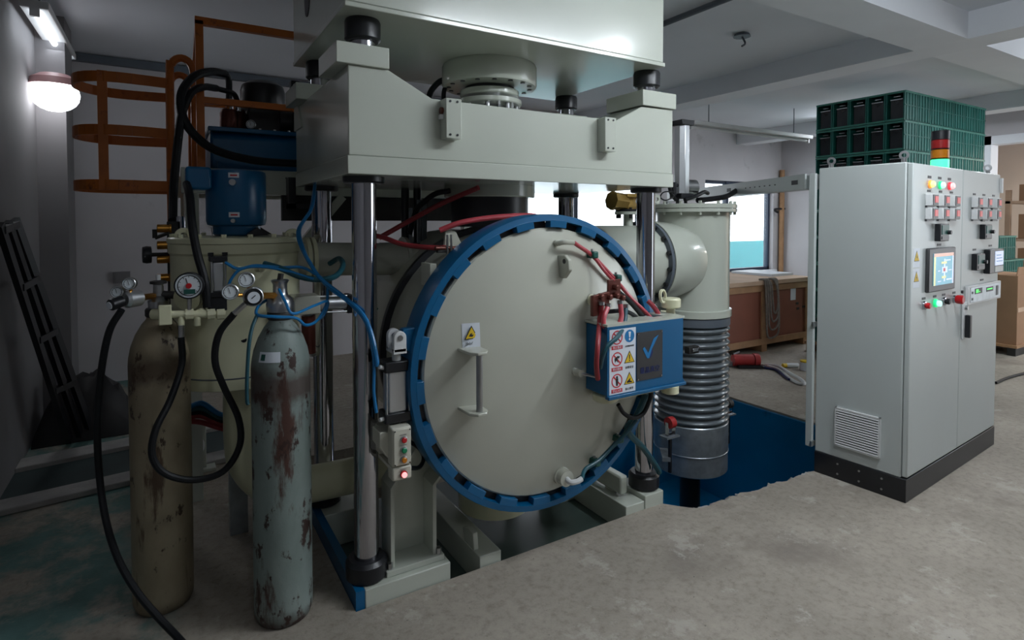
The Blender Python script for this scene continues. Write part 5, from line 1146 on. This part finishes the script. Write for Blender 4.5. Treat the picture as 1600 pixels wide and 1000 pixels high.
for n_, (x_, y_, z_, side) in enumerate(spots):
    if z_ > 2.55 and side == 'left' and y_ > 3.3: pass
    o = proto if n_ == 0 else copy_tree(proto)
    o.location = (x_ + .001, y_, z_)
    ORD = ['topmost', 'second', 'third', 'fourth', 'fifth', 'sixth', 'seventh', 'eighth', 'lowest']; CNT = ['corner', 'second', 'third', 'fourth', 'fifth', 'sixth', 'seventh']
    lay = ORD[8 - round((z_ - .12) / ch)]; lay = lay + ' layer' if lay in ('topmost', 'lowest') else lay + ' layer down'
    nth = round((y_ - CY0) / cyp) if side == 'left' else round((x_ - CX0) / cxp)
    o['label'] = 'green crate at the corner of the tall stack, ' + lay if nth == 0 else ('open green crate, ' if side == 'left' else 'ribbed green crate, ') + CNT[nth] + ' from the tall stack corner, ' + lay
t = thing('pallet', 'wooden pallet under the tall green crate stack', 'pallet', (7.5, 3.5, 0))
obj('deck', G().box((6.55, 3.0, .09), (8.6, 4.05, .118)), 'wood', t)
for y in (3.02, 3.5, 3.95): obj('runner', G().box((6.55, y, 0), (8.6, y + .08, .09)), 'wood', t)
# lower crates seen past the cabinet
for k, (x_, z_) in enumerate([(9.02, .12 + .31 * j) for j in range(4)] + [(9.29, .12 + .31 * j) for j in range(4)] + [(9.30 + .0, 1.36)] * 0 + [(9.56, .12 + .31 * j) for j in range(3)]):
    o = copy_tree(proto); o.location = (x_, 3.034, z_); o['label'] = 'green crate of the low stack, ' + ['first', 'second', 'third'][round((x_ - 9.02) / .27)] + ' pile from the carton, ' + ['lowest', 'second', 'third', 'fourth'][round((z_ - .12) / .31)] + ' layer'; o['group'] = 'green crates in the low stack'
t = thing('pallet', 'wooden pallet under the low green crate stack', 'pallet', (9.4, 3.2, 0)); obj('deck', G().box((8.98, 3.0, .08), (9.9, 3.3, .118)), 'wood', t)
for y in (3.01, 3.22): obj('runner', G().box((8.98, y, 0), (9.9, y + .07, .08)), 'wood', t)

# ------------------------------------------------------------------ wooden case and floor clutter
WX0, WX1, WY0, WY1, WZ0, WZ1 = 5.2, 7.0, 4.26, 5.2, .08, .845
t = thing('wooden_case', 'long reddish plywood shipping case with timber battens below the window', 'wooden crate', (6.1, 4.7, 0))
obj('side_panel', G().box((WX0 + .02, WY0 + .02, WZ0), (WX1 - .02, WY1, WZ1 - .04)), 'plywood', t)
for a, b in ((WZ0, WZ0 + .075), (WZ1 - .13, WZ1 - .05)): obj('long_batten', G().box((WX0, WY0, a), (WX1, WY0 + .02, b)), 'wood', t, .003)
for x_ in (WX0, 6.03, WX1 - .09): obj('upright_batten', G().box((x_, WY0, WZ0 + .075), (x_ + .09, WY0 + .02, WZ1 - .13)), 'wood', t, .003)
obj('case_lid', G().box((WX0 - .02, WY0 - .02, WZ1 - .05), (WX1 + .02, WY1, WZ1 + .0)), 'pale_wood', t, .003)
obj('paper_sheet', G().box((6.55, 4.5, WZ1), (7.0, 5.1, WZ1 + .03)), 'sticker_white', t)
for x_ in (5.25, 6.03, 6.86): obj('skid', G().box((x_, WY0, 0), (x_ + .1, WY1, WZ0)), 'wood', t)
lb = at(1240, 460, Y=WY0 + .01); obj('packing_note', G().box((lb.x - .05, WY0 + .014, lb.z - .07), (lb.x + .05, WY0 + .02, lb.z + .08)), 'sticker_white', t)
for px, py in ((1246, 474), (1247, 482), (1256, 479)): k_ = at(px, py, Y=WY0 + .015); obj('stencil_mark', G().box((k_.x - .025, WY0 + .015, k_.z - .014), (k_.x + .025, WY0 + .02, k_.z + .014)), 'print_black', t)
sl = thing('lifting_sling', 'grey webbing sling hung over the wooden case edge', 'sling', (6.2, 4.23, .3))
for k, (dx, dz) in enumerate(((0, 0), (.02, .06), (.04, .02), (-.01, .12))):
    a = at(1195 + k * 2.2, 445, Y=4.225); lo_ = at(1201 + k * .8, 528 - k * 13, Y=4.225); b = at(1214 - k * 1.6, 445, Y=4.225)
    obj('webbing_strand', G().tube([(a.x, 4.30, WZ1 + .012), (a.x, 4.235, WZ1 + .01), (a.x, 4.215 - k * .008, WZ1 - .06), (a.x + .01, 4.205 - k * .008, (a.z + lo_.z) / 2), (a.x + .03, 4.205 - k * .008, lo_.z + .05), (lo_.x + .03, 4.205 - k * .008, lo_.z), (b.x + .01, 4.205 - k * .008, lo_.z + .06), (b.x + .02, 4.205 - k * .008, (b.z + lo_.z) / 2), (b.x, 4.215 - k * .008, WZ1 - .06), (b.x, 4.235, WZ1 + .01), (b.x, 4.30, WZ1 + .012)], .011, 8), 'rope_grey', sl)
a, b = at(1150, 575, Z=0), at(1190, 575, Z=0)
t = thing('red_jack', 'red hydraulic jack lying on the floor by the wooden case', 'jack', (a + b) / 2)
ax_ = (b - a).normalized(); c0 = a + Vector((0, .04, .075)); c1 = b + Vector((0, .04, .075))
obj('cylinder', G().cyl(c0, c0.lerp(c1, .78), .062, n=24), 'red_paint', t); obj('head', G().cyl(c0.lerp(c1, .8), c1, .07, n=20), 'red_paint', t)
obj('base', G().bar(c0 + Vector((0, -.06, -.055)), c1 + Vector((0, -.06, -.055)), .06, .03), 'black_steel', t); obj('pump_handle', G().cyl(c0 + Vector((0, 0, .06)), c0 + Vector((.10, 0, .075)), .012, n=8), 'black_steel', t)
obj('valve', G().cyl(c1 + Vector((-.03, -.06, -.04)), c1 + Vector((-.03, -.10, -.04)), .012, n=10), 'chrome', t)
tag(obj('steel_angle', G().bar(at(1136, 568, Z=.03), at(1150, 568, Z=.03), .06, .05), 'galvanised'), 'short steel angle lying beside the red jack', 'steel piece')
t = thing('white_strap', 'folded white strap lying on the floor before the wooden case', 'strap', at(1230, 590, Z=0))
obj('strap_band', G().tube([at(1196, 570, Z=.012), at(1215, 572, Z=.03), at(1232, 582, Z=.03), at(1250, 592, Z=.03), at(1257, 599, Z=.02), at(1248, 599, Z=.012), at(1232, 590, Z=.012), at(1218, 578, Z=.012), at(1200, 572, Z=.012)], .016, 8), 'white_plastic', t)
hose('dark_cord', [at(1190, 574, Z=.012), at(1212, 578, Z=.012), at(1228, 590, Z=.012), at(1233, 593, Z=.012)], .012, 'print_navy', 'dark navy cord lying beside the white strap', 'cord')
q = at(1227, 575, Z=0); t = thing('plastic_bottle', 'small clear bottle with yellow cap lying on the floor', 'bottle', q)
obj('bottle_body', G().cyl(q + Vector((.02, 0, .025)), q + Vector((.13, -.06, .025)), .024, n=14), 'white_plastic', t); obj('bottle_cap', G().cyl(q + Vector((-.02, .015, .025)), q + Vector((.02, 0, .025)), .022, n=12), 'print_yellow', t)
q = at(1258, 579, Z=0); t = thing('paint_jar', 'small jar with pale label and yellow lid on the floor', 'jar', q)
obj('jar_body', G().lathe([(.045, 0), (.05, .006), (.05, .085), (.045, .09)], q, 'Z', 20), 'sticker_white', t); obj('jar_lid', G().cyl(q + Vector((0, 0, .09)), q + Vector((0, 0, .105)), .048, n=20), 'print_yellow', t)
hose('wall_bracket', [at(1215, 332, Y=6.62), at(1211, 327, Y=6.62), at(1240, 326, Y=6.62)], .02, 'black_steel', 'short black bracket on the corner of the back wall', 'bracket')

# ------------------------------------------------------------------ store seen past the cabinet
t = thing('carton', 'tall brown cardboard carton on a pallet beyond the cabinet', 'carton', (8.6, 2.75, 0))
obj('carton_body', G().box((8.35, 2.62, .12), (8.94, 2.98, .92)), 'cardboard', t, .004); obj('carton_flap', G().prism([(8.35, .92), (8.94, .92), (8.98, 1.0), (8.4, 1.02)], 2.63, 2.64), 'cardboard', t); obj('tape', G().box((8.36, 2.616, .5), (8.93, 2.62, .55)), 'pale_wood', t)
t = thing('pallet', 'wooden pallet under the tall brown carton', 'pallet', (8.6, 2.8, 0)); obj('deck', G().box((8.3, 2.6, .09), (9.0, 3.0, .12)), 'wood', t)
for y in (2.61, 2.9): obj('runner', G().box((8.3, y, 0), (9.0, y + .08, .09)), 'dark_iron', t)
t = thing('storage_rack', 'wooden storage rack filled with cartons beyond the doorway', 'rack', (11.2, 3.3, 0))
for z in (.08, .75, 1.25, 1.8): obj('shelf', G().box((10.6, 2.9, z), (12.6, 3.5, z + .04)), 'pale_wood', t)
for x_ in (10.6, 11.55, 12.54):
    for y in (2.9, 3.44): obj('upright', G().box((x_, y, 0), (x_ + .06, y + .06, 2.0)), 'pale_wood', t)
k = 0
for z in (.12, .79, 1.29, 1.84):
    for i in range(2):
        x_ = 10.66 + i * .46; h_ = [.5, .36, .42, .28][(i + k) % 4] * (1 if z < 1.2 else .85)
        cb = thing('carton', ['brown carton on the floor shelf of the storage rack', 'brown carton on the second shelf of the storage rack', 'brown carton on the third shelf of the storage rack', 'brown carton on the top shelf of the storage rack'][k].replace('brown carton', ['first brown carton', 'second brown carton'][i]) + ' from the doorway', 'carton', (x_ + .2, 3.15, z), 0, 'cartons on the storage rack')
        obj('carton_body', G().box((x_, 2.95, z), (x_ + .40, 3.36, z + h_)), 'cardboard', cb, .004); obj('tape', G().box((x_ + .17, 2.947, z), (x_ + .23, 2.95, z + h_)), 'pale_wood', cb)
    k += 1
t = thing('scrap_bundle', 'dark bundle of scrap lying on the floor beyond the carton', 'scrap', (9.2, 2.5, 0))
for k in range(5): obj('scrap_bar', G().bar((8.7 + .05 * k, 2.35 + .04 * k, .02 + .03 * (k % 2)), (9.5 + .1 * k, 2.3 + .07 * k, .03 + .02 * k), .05, .03), 'dark_iron' if k % 3 else 'red_paint', t)
hose('floor_cable', [at(1556, 598, Z=.015), at(1575, 590, Z=.015), at(1600, 583, Z=.015), at(1630, 575, Z=.015)], .012, 'black_rubber', 'dark cable lying across the floor beyond the cabinet', 'cable')
